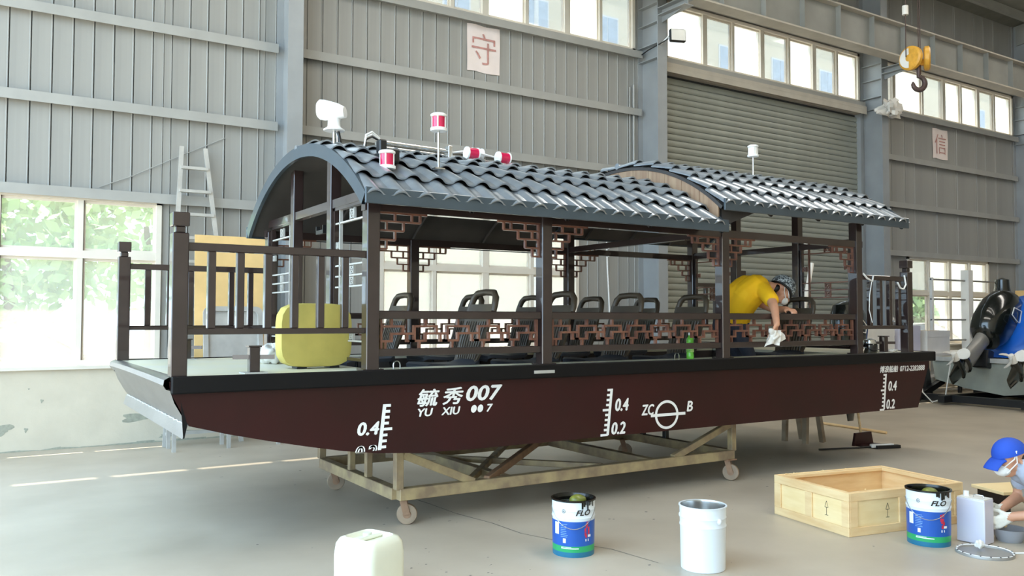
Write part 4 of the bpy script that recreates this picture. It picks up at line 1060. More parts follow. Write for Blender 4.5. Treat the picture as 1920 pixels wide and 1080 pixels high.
for x in (12.75, 13.35): MB().box(x-.1, x+.1, 9.75, 10.12, 7.482, 9.05).build('end_carriage', 'girder', cg)

# stepladder by the wall
la = thing('stepladder', 'aluminium stepladder leaning against the wall behind the bow', 'ladder', (2.25, 10.55, 0))
def lx(z, s): return (2.05-.06*(3.63-z) if s < 0 else 2.33+.105*(3.63-z))
def ly(z): return 10.86-.12*(3.63-z)
for s in (-1, 1): MB().bar((lx(0, s), ly(0), 0), (lx(3.63, s), ly(3.63), 3.63), .05, .03, up=(0, 1, 0)).build('rail', 'alu_dull', la)
for i in range(12):
    z = 3.38-i*.292
    MB().box(lx(z, -1), lx(z, 1), ly(z)-.045, ly(z)+.03, z-.035, z).build('step', 'alu_dull', la)
# table with tub and boards behind the bow
tb = thing('work_table', 'steel legged work table by the wall behind the bow', 'table', (2.5, 10.35, 0))
MB().box(1.78, 3.1, 9.9, 10.36, .74, .77).build('table_top', 'alu_dull', tb)
for x, y in ((1.85, 9.97), (1.85, 10.3), (2.45, 10.3), (3.03, 9.97), (3.03, 10.3), (2.45, 9.97)): MB().bar((x, y, 0), (x, y, .74), .04, .04).build('leg', 'alu_dull', tb)
sb = thing('metal_tub', 'stainless steel tub tipped up on the work table', 'tub', (2.55, 10.05, .77))
T2 = Matrix.Translation((2.53, 10.1, .77)) @ Matrix.Rotation(rad(-6), 4, 'X')
def tubring(w, h, r, y, n=5, cz=.44):
    out = []
    for sx, sz, a0 in ((1, 1, 0), (-1, 1, PI/2), (-1, -1, PI), (1, -1, 3*PI/2)):
        for k in range(n+1):
            a = a0+PI/2*k/n; out.append(V(sx*(w-r)+r*cos(a), y, cz+sz*(h-r)+r*sin(a)))
    return out
MB().loft([tubring(.345, .435, .08, 0), tubring(.345, .435, .08, -.03), tubring(.29, .38, .06, -.03), tubring(.28, .37, .05, .12), tubring(.2, .3, .05, .125)], True).xf(T2).build('tub_body', 'alu_dull', sb, smooth=.5)
MB().ell((.07, .1, .68), .05, .03, .04, 10, 6).xf(T2).build('drain_knob', 'black', sb, smooth=1)
cb = MB().bar((2.55, 10.33, .77), (2.55, 10.41, 2.5), .84, .02, up=(0, 1, 0)).build('cardboard_sheet', 'cardboard'); tag(cb, 'tan cardboard sheet standing on the work table behind the bow', 'cardboard')
ju = rag('plastic_bundle', 'crumpled grey plastic bundle on the work table behind the bow', (1.98, 10.2, .93), .12, .1, .16, 33, 'alu_dull', 'bundle')
mp_ = thing('dust_pan', 'brown long handled dustpan under the stern', 'dustpan', (9.0, 6.15, 0))
MB().prism([(8.76, 0), (9.14, 0), (9.10, .15), (8.80, .15)], lambda p, q, d: (p, 6.25-d, q), 0, .03).box(8.8, 9.14, 5.98, 6.25, 0, .014).build('pan', 'hull', mp_)
MB().tube([(8.97, 6.27, .1), (8.97, 6.34, .62)], .014, 8).build('handle', 'pine', mp_, smooth=.8)
br = thing('broom', 'flat broom lying on the floor beside the dustpan', 'broom', (8.6, 6.0, 0))
MB().tube([(8.12, 6.22, .014), (8.6, 6.06, .016), (8.78, 6.0, .02)], .011, 8).build('handle', 'black', br, smooth=.8)
MB().bar((8.76, 6.0, .03), (9.05, 5.91, .03), .05, .04).build('head', 'white_plastic', br, bevel=.006)
MB().bar((8.8, 5.955, .02), (9.1, 5.862, .02), .06, .035).build('bristles', 'black', br)
po = MB().tube([(10.2, 7.75, .018), (10.05, 6.65, .018)], .018, 8).build('floor_pole', 'pine', smooth=.8); tag(po, 'thin wooden pole lying on the floor behind the dustpan', 'pole')

# ------------------------------------------------------------------ right: second boat with outboards
b2 = thing('work_boat', 'grey workboat on a black trailer covered with a blue tarpaulin', 'boat', (16.5, 7.4, 0))
hp2 = []
for x, w, zb_, zt in ((15.05, 1.3, .26, .80), (16.5, 1.35, .24, .80), (18.8, 1.25, .26, .86), (20.5, .8, .4, .98), (21.6, .08, .7, 1.1)):
    hp2.append([V(x, 7.7+w*s, z) for s, z in ((-1, zt), (-.96, .75*zb_+.25*zt), (-.5, zb_), (0, zb_-.08), (.5, zb_), (.96, .75*zb_+.25*zt), (1, zt))])
MB().loft(hp2, True).build('hull', 'boat_hull_grey', b2, smooth=.6)
MB().box(15.0, 15.1, 6.45, 8.95, .74, .82).build('transom_cap', 'alu_dull', b2)
tp = []
for x, h_, w in ((15.55, 1.25, .95), (15.8, 1.72, 1.06), (16.3, 1.98, 1.12), (17.5, 2.05, 1.15), (19.2, 1.85, 1.05), (20.5, 1.3, .7)):
    tp.append([V(x+.03*sin(k*2.1), 7.6+w*cos(PI*k/14), .80+(h_-.8)*sin(PI*k/14)**.7+.03*sin(k*1.7+x*3)) for k in range(15)])
MB().loft(tp, False, closed=False).add(tp[0], [tuple(range(15))]).build('tarpaulin', 'tarp_blue', b2, smooth=1.0)
for y in (7.0, 8.4): MB().bar((14.3, y, .1), (20.8, y, .1), .12, .12).build('trailer_rail', 'black', b2)
for x in (14.6, 16.5, 19): MB().bar((x, 6.4, .1), (x, 9.0, .1), .12, .12).build('trailer_beam', 'black', b2)
for x, y in ((17.3, 9.05), (17.3, 6.3)):
    MB().lathe([(.08, -.08), (.18, -.08), (.22, -.06), (.22, .06), (.18, .08), (.08, .08)], (0, 0, 0), 22).xf(Matrix.Translation((x, y, .22)) @ Matrix.Rotation(PI/2, 4, 'X')).build('trailer_wheel', 'tyre', b2, smooth=.5)
for y in (6.5, 8.9): MB().bar((14.35, y, .08), (15.2, y, .36), .1, .1).build('cradle_arm', 'black', b2)
MB().prism([(14.15, .02), (14.2, .72), (14.3, .72), (14.55, .02)], lambda p, q, d: (p, d, q), 8.92, 9.02).build('trailer_post', 'black', b2)
MB().prism([(14.7, .02), (14.75, .6), (14.83, .6), (14.95, .02)], lambda p, q, d: (p, d, q), 8.92, 9.02).build('trailer_post', 'black', b2)
def outboard(y, label, T=None, group='outboard motors on the workboat', loc=None):
    """tilted up: propeller towards -x"""
    o = thing('outboard_motor', label, 'outboard motor', loc or (15.0, y, .8), group=group)
    tilted = T is None
    if tilted: T = Matrix.Translation((15.04, y, 1.13)) @ Matrix.Rotation(rad(54), 4, 'Y') @ Matrix.Scale(1.22, 4)   # local z up the leg, -x aft
    rings = []
    for z, rx, ry, cx in ((.0, .14, .14, 0), (.06, .24, .2, -.02), (.25, .33, .25, -.03), (.55, .37, .27, -.03), (.8, .33, .25, -.01), (.95, .25, .2, .02), (1.01, .12, .1, .03)):
        rings.append([V(cx+rx*cos(2*PI*k/20), ry*sin(2*PI*k/20)*(1 if abs(sin(2*PI*k/20)) < .9 else .96), z) for k in range(20)])
    MB().loft(rings, True).xf(T).build('cowling', 'outboard', o, smooth=.7)
    b = MB()
    for s in (-1, 1): b.tube([V(-.16, s*.255, .6), V(-.02, s*.275, .7), V(.1, s*.265, .56), V(.0, s*.275, .5), V(-.12, s*.26, .48), V(-.16, s*.255, .6)], .008, 6)
    b.xf(T).build('cowl_stripe', 'white_mark', o, smooth=.8)
    t_ = MB(); text(t_, 'MARINE', lambda a, c: (.08-.0*c, -.208, .6), 0, 0) if False else None
    MB().loft([[V(-.02+rx*cos(2*PI*k/14), ry*sin(2*PI*k/14), z) for k in range(14)] for z, rx, ry in ((.05, .13, .1), (-.15, .12, .085), (-.4, .14, .07), (-.55, .13, .055), (-.7, .12, .03))], True).xf(T).build('midsection', 'outboard_grey', o, smooth=.7)
    MB().loft([[V(-.05+rx*cos(2*PI*k/14), ry*sin(2*PI*k/14), z) for k in range(14)] for z, rx, ry in ((-.5, .17, .04), (-.56, .19, .09), (-.58, .19, .09), (-.6, .16, .04), (-.78, .13, .035), (-1.0, .08, .012))], True).xf(T).build('lower_unit', 'outboard', o, smooth=.7)
    MB().tube([V(.12, 0, -.72), V(.05, 0, -.72), V(-.1, 0, -.72), V(-.2, 0, -.72)], [.02, .055, .06, .05], 14).xf(T).build('gear_case', 'outboard', o, smooth=.8)
    pr_ = MB().tube([V(-.2, 0, -.72), V(-.32, 0, -.72)], [.05, .035], 14).xf(T).build('propeller', 'tin_white', o, smooth=.8)
    for k in range(3):
        a = 2*PI*k/3+.5; bl = MB(); rows = []
        for r, w, tw in ((.04, .045, .9), (.09, .07, .75), (.14, .08, .6), (.18, .06, .5), (.2, .02, .45)):
            row = []
            for q in (-1, 0, 1):
                p = V(-.26+q*w*sin(tw), r*cos(a)-q*w*cos(tw)*sin(a), -.72+r*sin(a)+q*w*cos(tw)*cos(a)); row.append(p)
            rows.append(row)
        bl.loft(rows, False, closed=False).loft([[p+V(-.008, 0, 0) for p in r] for r in rows], False, closed=False)
        bl.xf(T).build('blade', 'tin_white', pr_, smooth=1.)
    MB().box(-.06, .16, -.14, .14, -.3, .02).xf(Matrix.Translation((15.0, y, .95) if tilted else (8.9, y, 1.12)) @ Matrix.Rotation(rad(10), 4, 'Y')).build('clamp_bracket', 'black', o, bevel=.02)
    return o
outboard(8.05, 'black outboard motor tilted up on the workboat, the fully visible one'); outboard(7.1, 'black outboard motor tilted up at the right edge of the picture')
outboard(YC, 'glossy black outboard motor upright on the stern of the tour boat', Matrix.Translation((9.12, YC, .98)) @ Matrix.Rotation(PI, 4, 'Z') @ Matrix.Scale(.74, 4), None, (9.0, YC, .9))
# counter with boxes, pipe rack
wt = thing('side_counter', 'long pale counter by the far right window', 'counter', (15.6, 9.9, 0))
MB().box(13.7, 21.3, 9.5, 10.35, .78, .83).build('counter_top', 'tin_white', wt); MB().box(13.8, 21.2, 9.6, 10.3, .35, .4).build('shelf', 'tin_white', wt)
for x in (13.8, 15.4, 17.0, 18.5, 21.2):
    for y in (9.58, 10.28): MB().bar((x, y, 0), (x, y, .78), .06, .06).build('leg', 'black', wt)
def carton(x, y, w, d, h, z, m, label):
    o = thing('carton', label, 'box', (x, y, z), group='boxes on the far right counter')
    MB().box(x, x+w, y, y+d, z, z+h).build('box_body', m, o, bevel=.006)
    MB().box(x-.002, x+w+.002, y+d/2-.03, y+d/2+.03, z+h, z+h+.003).build('tape', 'cardboard', o)
    MB().box(x+.0, x+w, y-.004, y-.0005, z+h*.72, z+h).build('flap', m, o)
carton(14.0, 9.62, .85, .45, .5, .83, 'tin_white', 'white box at the left end of the far counter')
carton(15.0, 9.62, .7, .45, .55, .83, 'lilac_tin', 'lilac grey box in the middle of the far counter')
carton(15.9, 9.6, .8, .5, .45, .83, 'tin_white', 'white box behind the tilted outboard motor')
carton(20.3, 9.6, .75, .5, 1.35, .83, 'cardboard', 'tall tan carton right of the far window')
for i, (x, h_) in enumerate(((15.1, .18), (15.3, .22), (15.55, .14))):
    rag('oily_part', ['grey metal part on the lilac box, nearest the boat', 'grey metal part on the lilac box, the tall middle one', 'grey metal part on the lilac box, nearest the window'][i], (x, 9.8, 1.38+h_*.45), .09, .1, h_*.5, 40+i, 'outboard_grey', 'metal part')
rk2 = thing('pipe_rack', 'metal pipe rack standing in front of the far right window', 'rack', (17.9, 10.4, 0))
for x, r_ in ((17.45, .03), (18.85, .09), (20.3, .03)): MB().box(x-r_, x+r_, 10.42-r_, 10.42+r_, 0, 2.42 if r_ < .05 else 2.62).build('upright', 'tin_white', rk2)
for z in (2.38, 1.95, 1.5, 1.05): MB().tube([(17.42, 10.42, z), (20.33, 10.42, z)], .02, 8).build('rail', 'outboard_grey', rk2, smooth=.8)
cc = thing('engine_cover', 'dark green draped engine cover on the counter in front of the far right window', 'cover', (19.35, 9.9, .83))
MB().lathe([(0, .83), (.33, .83), (.31, 1.3), (.27, 1.6), (.2, 2.0), (.15, 2.25), (.14, 2.4), (.02, 2.44)], (19.35, 9.9, 0), 18).build('cover_body', 'outboard', cc, smooth=.8)
hz2 = MB().tube([(14.2, 8.9, .9), (14.3, 8.8, .6), (14.32, 8.75, .2), (14.45, 8.65, .02), (14.6, 8.5, .1), (14.7, 8.45, .7)], .012, 6).build('hose', 'tin_white', smooth=.8); tag(hz2, 'pale hose hanging down beside the trailer', 'hose')

# ------------------------------------------------------------------ outdoors
go = MB().box(-60, 120, YW+.2, 90, -.2, -.05).box(-60, 120, -60, -6, -.2, -.05).box(-60, -8, -6, YW+.2, -.2, -.05).box(28.2, 120, -6, YW+.2, -.2, -.05).build('ground_outside', 'concrete_out', kind='structure'); tag(go, 'sunlit concrete yard outside')
bd = thing('cream_building', 'cream building with white windows seen through the high windows', 'building', (30, 24, 0))
MB().box(7, 60, 23, 26, -.05, 15).build('wall', 'cream_wall', bd)
fmesh = {}
for i in range(17):
    for z in (7.0, 11.3):
        x = 8.95+i*3.05
        f = MB().box(x, x+1.0, 22.95, 23.0, z, z+1.0).build('window', 'out_frame', bd)
        for q in (0, 1): MB().box(x+.06+q*.46, x+.48+q*.46, 22.93, 22.96, z+.07, z+.93).build('pane', 'out_glass', f)
MB().tube([(15.5, 22.9, 0), (15.5, 22.9, 15)], .08, 8).build('drain_pipe', 'out_frame', bd, smooth=.8)
def tree(x, y, h_, r, m, label, seed):
    t = thing('tree', label, 'tree', (x, y, -.05), group='trees outside the windows')
    MB().tube([(x, y, -.05), (x+.1, y, h_*.3), (x-.05, y+.1, h_*.6)], [.16, .12, .06], 8).build('trunk', 'bark', t, smooth=.8)
    rnd = random.Random(seed); b = MB()
    for i in range(1500):
        u = rnd.random()*2*PI; w = rnd.uniform(-1, 1); q = r*rnd.uniform(.45, 1)
        c = V(x+q*math.sqrt(1-w*w)*cos(u), y+q*math.sqrt(1-w*w)*sin(u)*.8, h_*.62+q*w*.75*h_/(2*r))
        s = rnd.uniform(.1, .22); a = V(rnd.uniform(-1, 1), rnd.uniform(-1, 1), rnd.uniform(-1, 1)).normalized()*s; d = a.cross(V(rnd.uniform(-1, 1), rnd.uniform(-1, 1), rnd.uniform(-1, 1))).normalized()*s*.6
        b.add([c-a, c+d, c+a, c-d], [(0, 1, 2, 3)])
    b.build('foliage', m, t, kind='stuff', clean=False)
tree(.4, 19.5, 5.2, 2.0, 'leaf', 'pale green tree left of the window mullion outside', 1); tree(3.2, 20.5, 6, 2.2, 'leaf_light', 'light green tree at the right of the left window outside', 2)
tree(-2.5, 21, 6, 2.3, 'leaf_light', 'light green tree outside beyond the left frame edge', 3); tree(30.6, 19, 2.6, 1., 'leaf', 'green tree outside the far right window', 4)
def car(x, y, label, flip=1):
    """nose to +x"""
    c = thing('parked_car', label, 'car', (x, y, -.05))
    def sec(xx, z0, z1, w0, w1): return [V(x+xx*flip, y+s*w, z-.05) for s, w, z in ((-1, w0, z0), (-1, w0*1.02, (z0+z1)/2), (-1, w1, z1), (1, w1, z1), (1, w0*1.02, (z0+z1)/2), (1, w0, z0))]
    MB().loft([sec(-2.25, .45, .8, .72, .66), sec(-2.15, .25, .98, .82, .74), sec(-1.2, .2, 1.0, .88, .82), sec(.6, .2, .98, .88, .82), sec(1.5, .22, .86, .86, .76), sec(2.15, .25, .72, .8, .66), sec(2.28, .4, .62, .68, .58)], True).build('body', 'car_paint', c, smooth=.6)
    MB().loft([sec(-1.75, .98, 1.0, .76, .74), sec(-1.1, .98, 1.4, .78, .6), sec(-.1, .98, 1.45, .79, .62), sec(.45, .98, 1.36, .79, .6), sec(1.15, .95, .98, .76, .74)], True).build('cabin_glass', 'car_glass', c, smooth=.5)
    MB().loft([sec(-1.15, 1.385, 1.41, .61, .59), sec(-.1, 1.43, 1.465, .63, .6), sec(.42, 1.35, 1.38, .61, .58)], True).build('roof', 'car_paint', c, smooth=.6)
    for s in (-1, 1):
        for a, b_ in ((-1.72, -1.1), (1.12, .45)): MB().bar((x+a*flip, y+s*.75, .95), (x+b_*flip, y+s*.61, 1.34), .06, .04).build('pillar', 'car_paint', c)
        MB().bar((x-.2*flip, y+s*.79, .93), (x-.2*flip, y+s*.63, 1.39), .06, .04).build('pillar', 'car_paint', c)
        for xx in (-1.4, 1.4):
            w = MB().lathe([(.19, -.1), (.3, -.1), (.32, -.07), (.32, .07), (.3, .1), (.19, .1)], (0, 0, 0), 20).xf(Matrix.Translation((x+xx*flip, y+s*.78, .27)) @ Matrix.Rotation(PI/2, 4, 'X')).build('wheel', 'tyre', c, smooth=.5)
            MB().lathe([(0, -.08), (.2, -.1), (.2, .1), (0, .08)], (0, 0, 0), 16).xf(Matrix.Translation((x+xx*flip, y+s*.78, .27)) @ Matrix.Rotation(PI/2, 4, 'X')).build('rim', 'steel', w, smooth=.5)
car(.25, 14.6, 'white car parked outside the left window'); car(24.5, 15.2, 'white car parked outside the far right window')

# ------------------------------------------------------------------ people
def figure(parts, name, parent, mats, voxel=.011):
    """union of tapered capsules remeshed to one skin; each face takes the material of its nearest bone"""
    b = MB()
    for p in parts:
        if p[0] == 'c': b.capsule(p[1], p[2], p[3], p[4], 14)
        else: b.ell(p[1], p[2], p[3], p[4], 18, 12, rot=p[6] if len(p) > 6 else None)
    me = b.mesh('tmp', mats)
    o = bpy.data.objects.new('tmp', me); COL.objects.link(o)
    m = o.modifiers.new('r', 'REMESH'); m.mode = 'VOXEL'; m.voxel_size = voxel
    s = o.modifiers.new('s', 'SMOOTH'); s.factor = .5; s.iterations = 4
    dg = bpy.context.evaluated_depsgraph_get(); dg.update()
    nm_ = bpy.data.meshes.new_from_object(o.evaluated_get(dg)); bpy.data.objects.remove(o)
    nm_.materials.clear()
    for x in mats: nm_.materials.append(M[x])
    segs = []
    for p in parts:
        if p[0] == 'c': segs.append((Vector(p[1]), Vector(p[3]), p[2], p[4], p[5]))
        else: segs.append((Vector(p[1]), Vector(p[1])+V(0, 0, .001), max(p[2:5])*.9, max(p[2:5])*.9, p[5]))
    for f in nm_.polygons:
        c = f.center; best = 1e9; bi = 0
        for p0, p1, r0, r1, mi in segs:
            d = p1-p0; t = max(0, min(1, (c-p0).dot(d)/max(1e-9, d.length_squared)))
            q = (c-(p0+d*t)).length-(r0+(r1-r0)*t)
            if q < best: best = q; bi = mi
        f.material_index = bi; f.use_smooth = True
    off = root_of(parent).location
    for v in nm_.vertices: v.co -= off
    nm_.name = name
    ob = bpy.data.objects.new(name, nm_); COL.objects.link(ob); ob.parent = parent
    return ob
def hand(wr, fwd, side, up, mi, curl=.6, s=1.):
    """palm plus four fingers and a thumb as capsules; fwd to the fingertips, side towards the thumb, up = back of hand"""
    wr, fwd, side, up = Vector(wr), Vector(fwd).normalized(), Vector(side).normalized(), Vector(up).normalized(); out = []
    pc = wr+fwd*.045*s
    for k in (-1, -.33, .33, 1): out.append(('c', wr+side*.018*k*s, .016*s, wr+fwd*.085*s+side*.03*k*s, .014*s, mi))
    for k, L in ((1, .07), (.33, .08), (-.33, .074), (-1, .058)):
        p = wr+fwd*.088*s+side*.031*k*s
        d1 = (fwd*cos(curl*.6)-up*sin(curl*.6)); d2 = (fwd*cos(curl*1.6)-up*sin(curl*1.6))
        q = p+d1*L*.55*s; r = q+d2*L*.5*s
        out += [('c', p, .0105*s, q, .0098*s, mi), ('c', q, .0098*s, r, .008*s, mi)]
    a = wr+fwd*.025*s+side*.03*s; b = a+(fwd*.6+side*.7-up*.25).normalized()*.045*s; c = b+(fwd*.9+side*.1-up*.5).normalized()*.035*s
    out += [('c', a, .015*s, b, .0125*s, mi), ('c', b, .012*s, c, .009*s, mi)]
    return out
def head_parts(c, face, up, mi):
    """c centre of skull; face forward; up crown direction"""
    c, fwd, up = Vector(c), Vector(face).normalized(), Vector(up).normalized(); sd = fwd.cross(up).normalized()
    o = [('c', c-fwd*.02+up*.025, .085, c+fwd*.02+up*.03, .082, mi), ('c', c+fwd*.035-up*.03, .066, c+fwd*.045-up*.075, .048, mi),
         ('c', c+fwd*.06-up*.1, .03, c+fwd*.04-up*.1, .038, mi),
         ('c', c+fwd*.1+up*.005, .009, c+fwd*.122-up*.035, .0135, mi), ('c', c+fwd*.092-up*.068-sd*.018, .009, c+fwd*.092-up*.068+sd*.018, .009, mi)]
    for s in (-1, 1):
        o += [('c', c+sd*.075*s-fwd*.01+up*.005, .012, c+sd*.082*s-fwd*.015-up*.035, .009, mi), ('c', c+fwd*.05-up*.025+sd*.035*s, .04, c+fwd*.03-up*.06+sd*.03*s, .035, mi)]
    return o
# worker in yellow leaning over the near railing
wk = thing('person', 'worker in a yellow shirt leaning over the railing with a white cloth', 'person', (6.1, 5.85, .72))
hipc = V(6.57, 6.10, 1.44)
P = []
P += [('c', hipc+V(0, .09, 0), .125, hipc+V(0, -.09, 0), .125, 1)]
for s, kx in ((1, .12), (-1, .02)):
    hp_ = hipc+V(0, .1*s, -.04); kn = V(6.60+kx, 6.0+.12*s, 1.10); an = V(6.46+kx*.8, 6.06+.12*s, .80)
    P += [('c', hp_, .092, kn, .062, 1), ('c', kn, .062, an, .042, 1), ('c', an+V(-.02, 0, -.035), .04, an+V(-.17, .01*s, -.045), .032, 3)]
tor = [(V(6.57, 6.07, 1.51), .135), (V(6.55, 6.0, 1.63), .145), (V(6.56, 5.92, 1.74), .155), (V(6.62, 5.87, 1.81), .15)]
for (p, r), (q, r2) in zip(tor, tor[1:]):
    for s in (-1, 1): P.append(('c', p+V(0, .055*s, 0), r, q+V(0, .06*s, 0), r2, 0))
shN, shF = V(6.60, 5.69, 1.79), V(6.66, 6.05, 1.80)
P += [('c', shN, .085, V(6.62, 5.86, 1.84), .1, 0), ('c', shF, .085, V(6.62, 5.86, 1.84), .1, 0)]
P += [('c', V(6.69, 5.85, 1.84), .062, V(6.86, 5.79, 1.83), .056, 2)]
# near arm over the rail, sleeve to mid upper arm
slN = V(6.51, 5.52, 1.69)
P += [('c', shN, .082, slN, .075, 0), ('c', slN, .05, V(6.40, 5.39, 1.61), .043, 2), ('c', V(6.40, 5.39, 1.61), .043, V(6.235, 5.225, 1.455), .03, 2)]
P += hand((6.235, 5.225, 1.455), (-.35, .12, -.9), (.8, .3, -.3), (0, -1, -.1), 2, .7)
slF = V(6.74, 5.92, 1.69)
P += [('c', shF, .08, slF, .072, 0), ('c', slF, .048, V(6.80, 5.72, 1.60), .042, 2), ('c', V(6.80, 5.72, 1.60), .041, V(6.70, 5.49, 1.60), .03, 2)]
P += hand((6.70, 5.49, 1.60), (-.25, -1, -.1), (-.9, .2, 0), (0, -.1, 1), 2, .9)
hc_ = V(6.945, 5.745, 1.80); hf = V(.62, -.30, -.72).normalized(); hu = V(.72, -.1, .60); hu = (hu-hf*hu.dot(hf)).normalized()
P += head_parts(hc_, hf, hu, 2)
figure(P, 'body', wk, ['shirt_yellow', 'trousers', 'skin', 'black'], .010)
def frame(fwd, up):
    fwd = Vector(fwd).normalized(); up = Vector(up); up = (up-fwd*up.dot(fwd)).normalized(); sd = up.cross(fwd)
    return Matrix((fwd, sd, up)).transposed()
R3 = frame(hf, hu)
MB().ell((-.015, 0, .012), .135, .125, .128, 28, 14, v0=-.32).xf(Matrix.Translation(hc_+hu*.02) @ R3.to_4x4()).build('bouffant_cap', 'hat_mottle', wk, smooth=1.2)
MB().lathe([(.112, -.05), (.122, -.048), (.125, -.03), (.118, -.026)], (-.012, 0, 0), 26).xf(Matrix.Translation(hc_+hu*.03) @ R3.to_4x4()).build('cap_band', 'black', wk, smooth=.8)
MB().ell((-.066, 0, -.04), .038, .056, .055, 16, 8).xf(Matrix.Translation(hc_) @ R3.to_4x4()).build('hair', 'hair', wk, smooth=1)
MB().ell((.078, 0, -.075), .05, .054, .045, 18, 10).xf(Matrix.Translation(hc_) @ R3.to_4x4()).build('face_mask', 'mask', wk, smooth=1)
mst = MB()
for s in (-1, 1): mst.tube([(.09, .055*s, -.04), (.03, .088*s, -.015), (-.02, .09*s, .01)], .004, 6).tube([(.08, .055*s, -.085), (.0, .085*s, -.05), (-.03, .088*s, -.01)], .004, 6)
mst.xf(Matrix.Translation(hc_) @ R3.to_4x4()).build('mask_strap', 'mask', wk, smooth=.8)
eb = MB()
for s in (-1, 1): eb.ell((.094, .032*s, .005), .012, .013, .009, 10, 6)
eb.xf(Matrix.Translation(hc_) @ R3.to_4x4()).build('eyes', 'hair', wk, smooth=1)
# wiping cloth in his hand
cl = MB(); rows = []
for j in range(12):
    t = j/11; row = []
    for k in range(14):
        a = -1+2*k/13
        row.append(V(6.20+.115*a*(.75+.35*t)+.012*sin(5*a+3*t)+.03*t, 5.235-.045*cos(a*1.4)*(1-.5*t)+.016*sin(9*a+4*t), 1.40-.125*t*(1-.25*a)-.02*sin(4*a+1)*t))
    rows.append(row)
cl.loft(rows, False, closed=False); cl.loft([[p+V(0, .004, 0) for p in r] for r in rows], False, closed=False)
cl.ell((6.175, 5.222, 1.375), .075, .03, .03, 14, 8, rot=Euler((0, .5, .3)).to_matrix())
cl.ell((6.215, 5.215, 1.345), .07, .028, .026, 14, 8, rot=Euler((0, -.4, .2)).to_matrix())
cl_ = cl.build('wiping_cloth', 'cloth_white', smooth=1.4); tag(cl_, 'white wiping cloth in the hand of the yellow-shirted worker', 'cloth')

# squatting worker in the blue cap at the right edge
wq = thing('person', 'worker in a blue cap and white gloves squatting at the right edge', 'person', (6.35, 2.62, 0))
hd = V(5.915, 3.0, .575)
vr = V(.83, -.55, 0); vd = V(.55, .83, 0)   # picture right, away from the camera
P = []
pel = hd+vr*.42+V(0, 0, -.33)
P += [('c', pel+vd*.09, .12, pel-vd*.09, .12, 1)]
spine = [(pel+V(0, 0, .05), .13), (hd+vr*.36+V(0, 0, -.18), .14), (hd+vr*.24+V(0, 0, -.11), .15), (hd+vr*.14+V(0, 0, -.09), .12)]
for (p, r), (q, r2) in zip(spine, spine[1:]):
    for s in (-1, 1): P.append(('c', p+vd*.055*s, r, q+vd*.06*s, r2, 0))
P += [('c', hd+vr*.12+V(0, 0, -.09), .06, hd+vr*.03+V(0, 0, -.03), .055, 2)]
hf2 = (V(0, 0, -.34)-vr).normalized(); hu2 = (V(0, 0, 1)-vr*.3); hu2 = (hu2-hf2*hu2.dot(hf2)).normalized()
P += head_parts(hd, hf2, hu2, 2)
for s in (-1, 1):
    kn = hd+vr*.2+vd*.22*s+V(0, 0, -.22); an = hd+vr*.36+vd*.17*s+V(0, 0, -.53)
    P += [('c', pel+vd*.1*s, .09, kn, .065, 1), ('c', kn, .06, an, .045, 1), ('c', an+V(0, 0, -.035), .042, an-vr*.17+V(0, 0, -.04), .034, 4)]
    sho = hd+vr*.2+vd*.18*s+V(0, 0, -.1)
    wr = hd-vr*.02+vd*(.02+.055*s)+V(0, 0, -.40+.03*(s > 0)); elb = (sho+wr)/2+vr*.1+vd*.1*s+V(0, 0, -.08)
    P += [('c', sho, .075, (sho+elb)/2, .065, 0), ('c', (sho+elb)/2, .048, elb, .042, 2), ('c', elb, .041, wr, .031, 2)]
    P += hand(wr, -vr*.8+V(0, 0, -.45)-vd*.25*s, V(0, 0, .8)-vr*.3, vd*s-vr*.2, 3, .8, 1.08)
figure(P, 'body', wq, ['shirt_grey', 'khaki', 'skin', 'glove', 'black'], .010)
R4 = frame(hf2, hu2); T4 = Matrix.Translation(hd) @ R4.to_4x4()
MB().ell((-.005, 0, .02), .112, .1, .105, 26, 10, v0=-.02).xf(T4).build('cap_crown', 'cap_blue', wq, smooth=1.2)
bm_ = MB(); rows = []
for j in range(6):
    t = j/5; rows.append([V(.07+.115*t*math.sqrt(max(0, 1-.55*(a*a)))+.0*a, .088*a*(1-.12*t), .025-.045*t*t-.02*a*a) for a in [-1+2*k/12 for k in range(13)]])
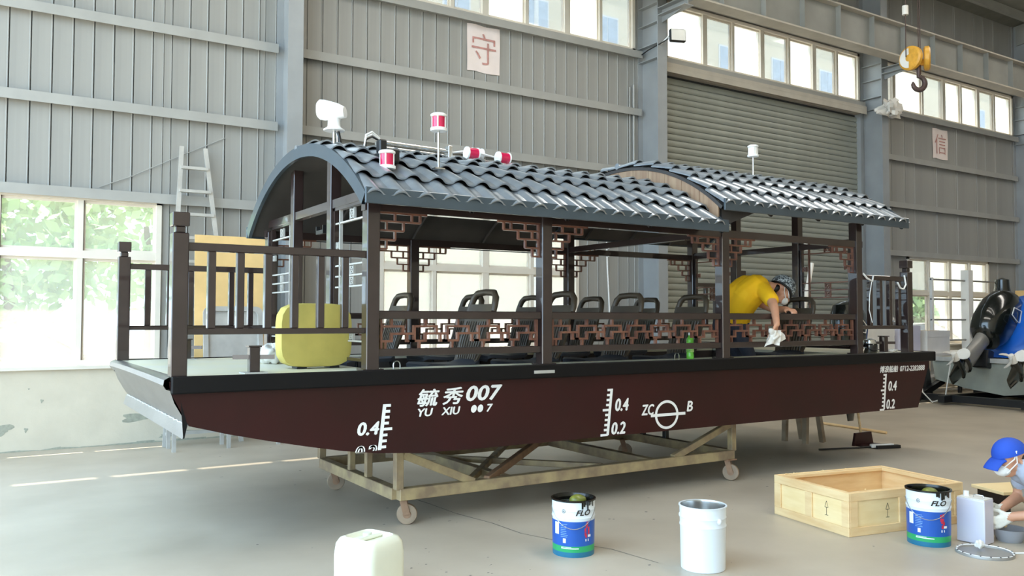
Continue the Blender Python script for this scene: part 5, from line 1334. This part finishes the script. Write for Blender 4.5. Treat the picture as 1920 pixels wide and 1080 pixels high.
bm_.loft(rows, False, closed=False); bm_.loft([[p-V(0, 0, .005) for p in r] for r in rows], False, closed=False)
bm_.xf(T4).build('cap_brim', 'cap_blue', wq, smooth=1)
MB().ell((.075, 0, -.065), .055, .058, .05, 18, 10).xf(T4).build('face_mask', 'mask', wq, smooth=1)
ms = MB()
for s in (-1, 1): ms.tube([(.1, .05*s, -.05), (.02, .09*s, .0), (-.01, .095*s, .05)], .004, 6).tube([(.08, .055*s, -.085), (.01, .088*s, -.03), (-.005, .097*s, .05)], .004, 6)
ms.xf(T4).build('mask_strap', 'mask', wq, smooth=.8)
MB().ell((-.05, 0, -.025), .055, .078, .06, 16, 8).xf(T4).build('hair', 'hair', wq, smooth=1)
eb = MB()
for s in (-1, 1): eb.ell((.09, .032*s, -.008), .012, .013, .008, 10, 6)
eb.xf(T4).build('eyes', 'hair', wq, smooth=1)
bru = thing('paint_brush', 'small paint brush in the gloved hand above the mixing bowl', 'brush', tuple(hd-vr*.1+V(0, 0, -.45)))
bp0 = hd-vr*.09+vd*.03+V(0, 0, -.42)
MB().tube([bp0-vr*.06+V(0, 0, .05), bp0+vr*.04+V(0, 0, -.03)], .006, 8).build('handle', 'white_plastic', bru, smooth=.8)
MB().tube([bp0+vr*.04+V(0, 0, -.03), bp0+vr*.07+V(0, 0, -.06)], [.01, .014], 8).build('bristles', 'pine', bru, smooth=.8)

wcb = MB().tube([(7.70, 5.335, 1.98), (7.76, 5.33, 1.93), (7.85, 5.33, 1.90), (7.88, 5.34, 1.96)], .010, 8).tube([(7.84, 5.33, 1.90), (7.80, 5.33, 1.75), (7.79, 5.33, 1.6), (7.84, 5.33, 1.47)], .005, 6).build('white_cable', 'white_plastic', smooth=.8); tag(wcb, 'white cable looped over the stern railing beside the cabin post', 'cable')
wcb = MB().tube([(8.30, 5.335, 1.90), (8.34, 5.33, 1.84), (8.40, 5.33, 1.83), (8.45, 5.335, 1.88), (8.43, 5.34, 1.98)], .009, 8).build('white_cable', 'white_plastic', smooth=.8); tag(wcb, 'white cable loop on the stern railing near the end post', 'cable')
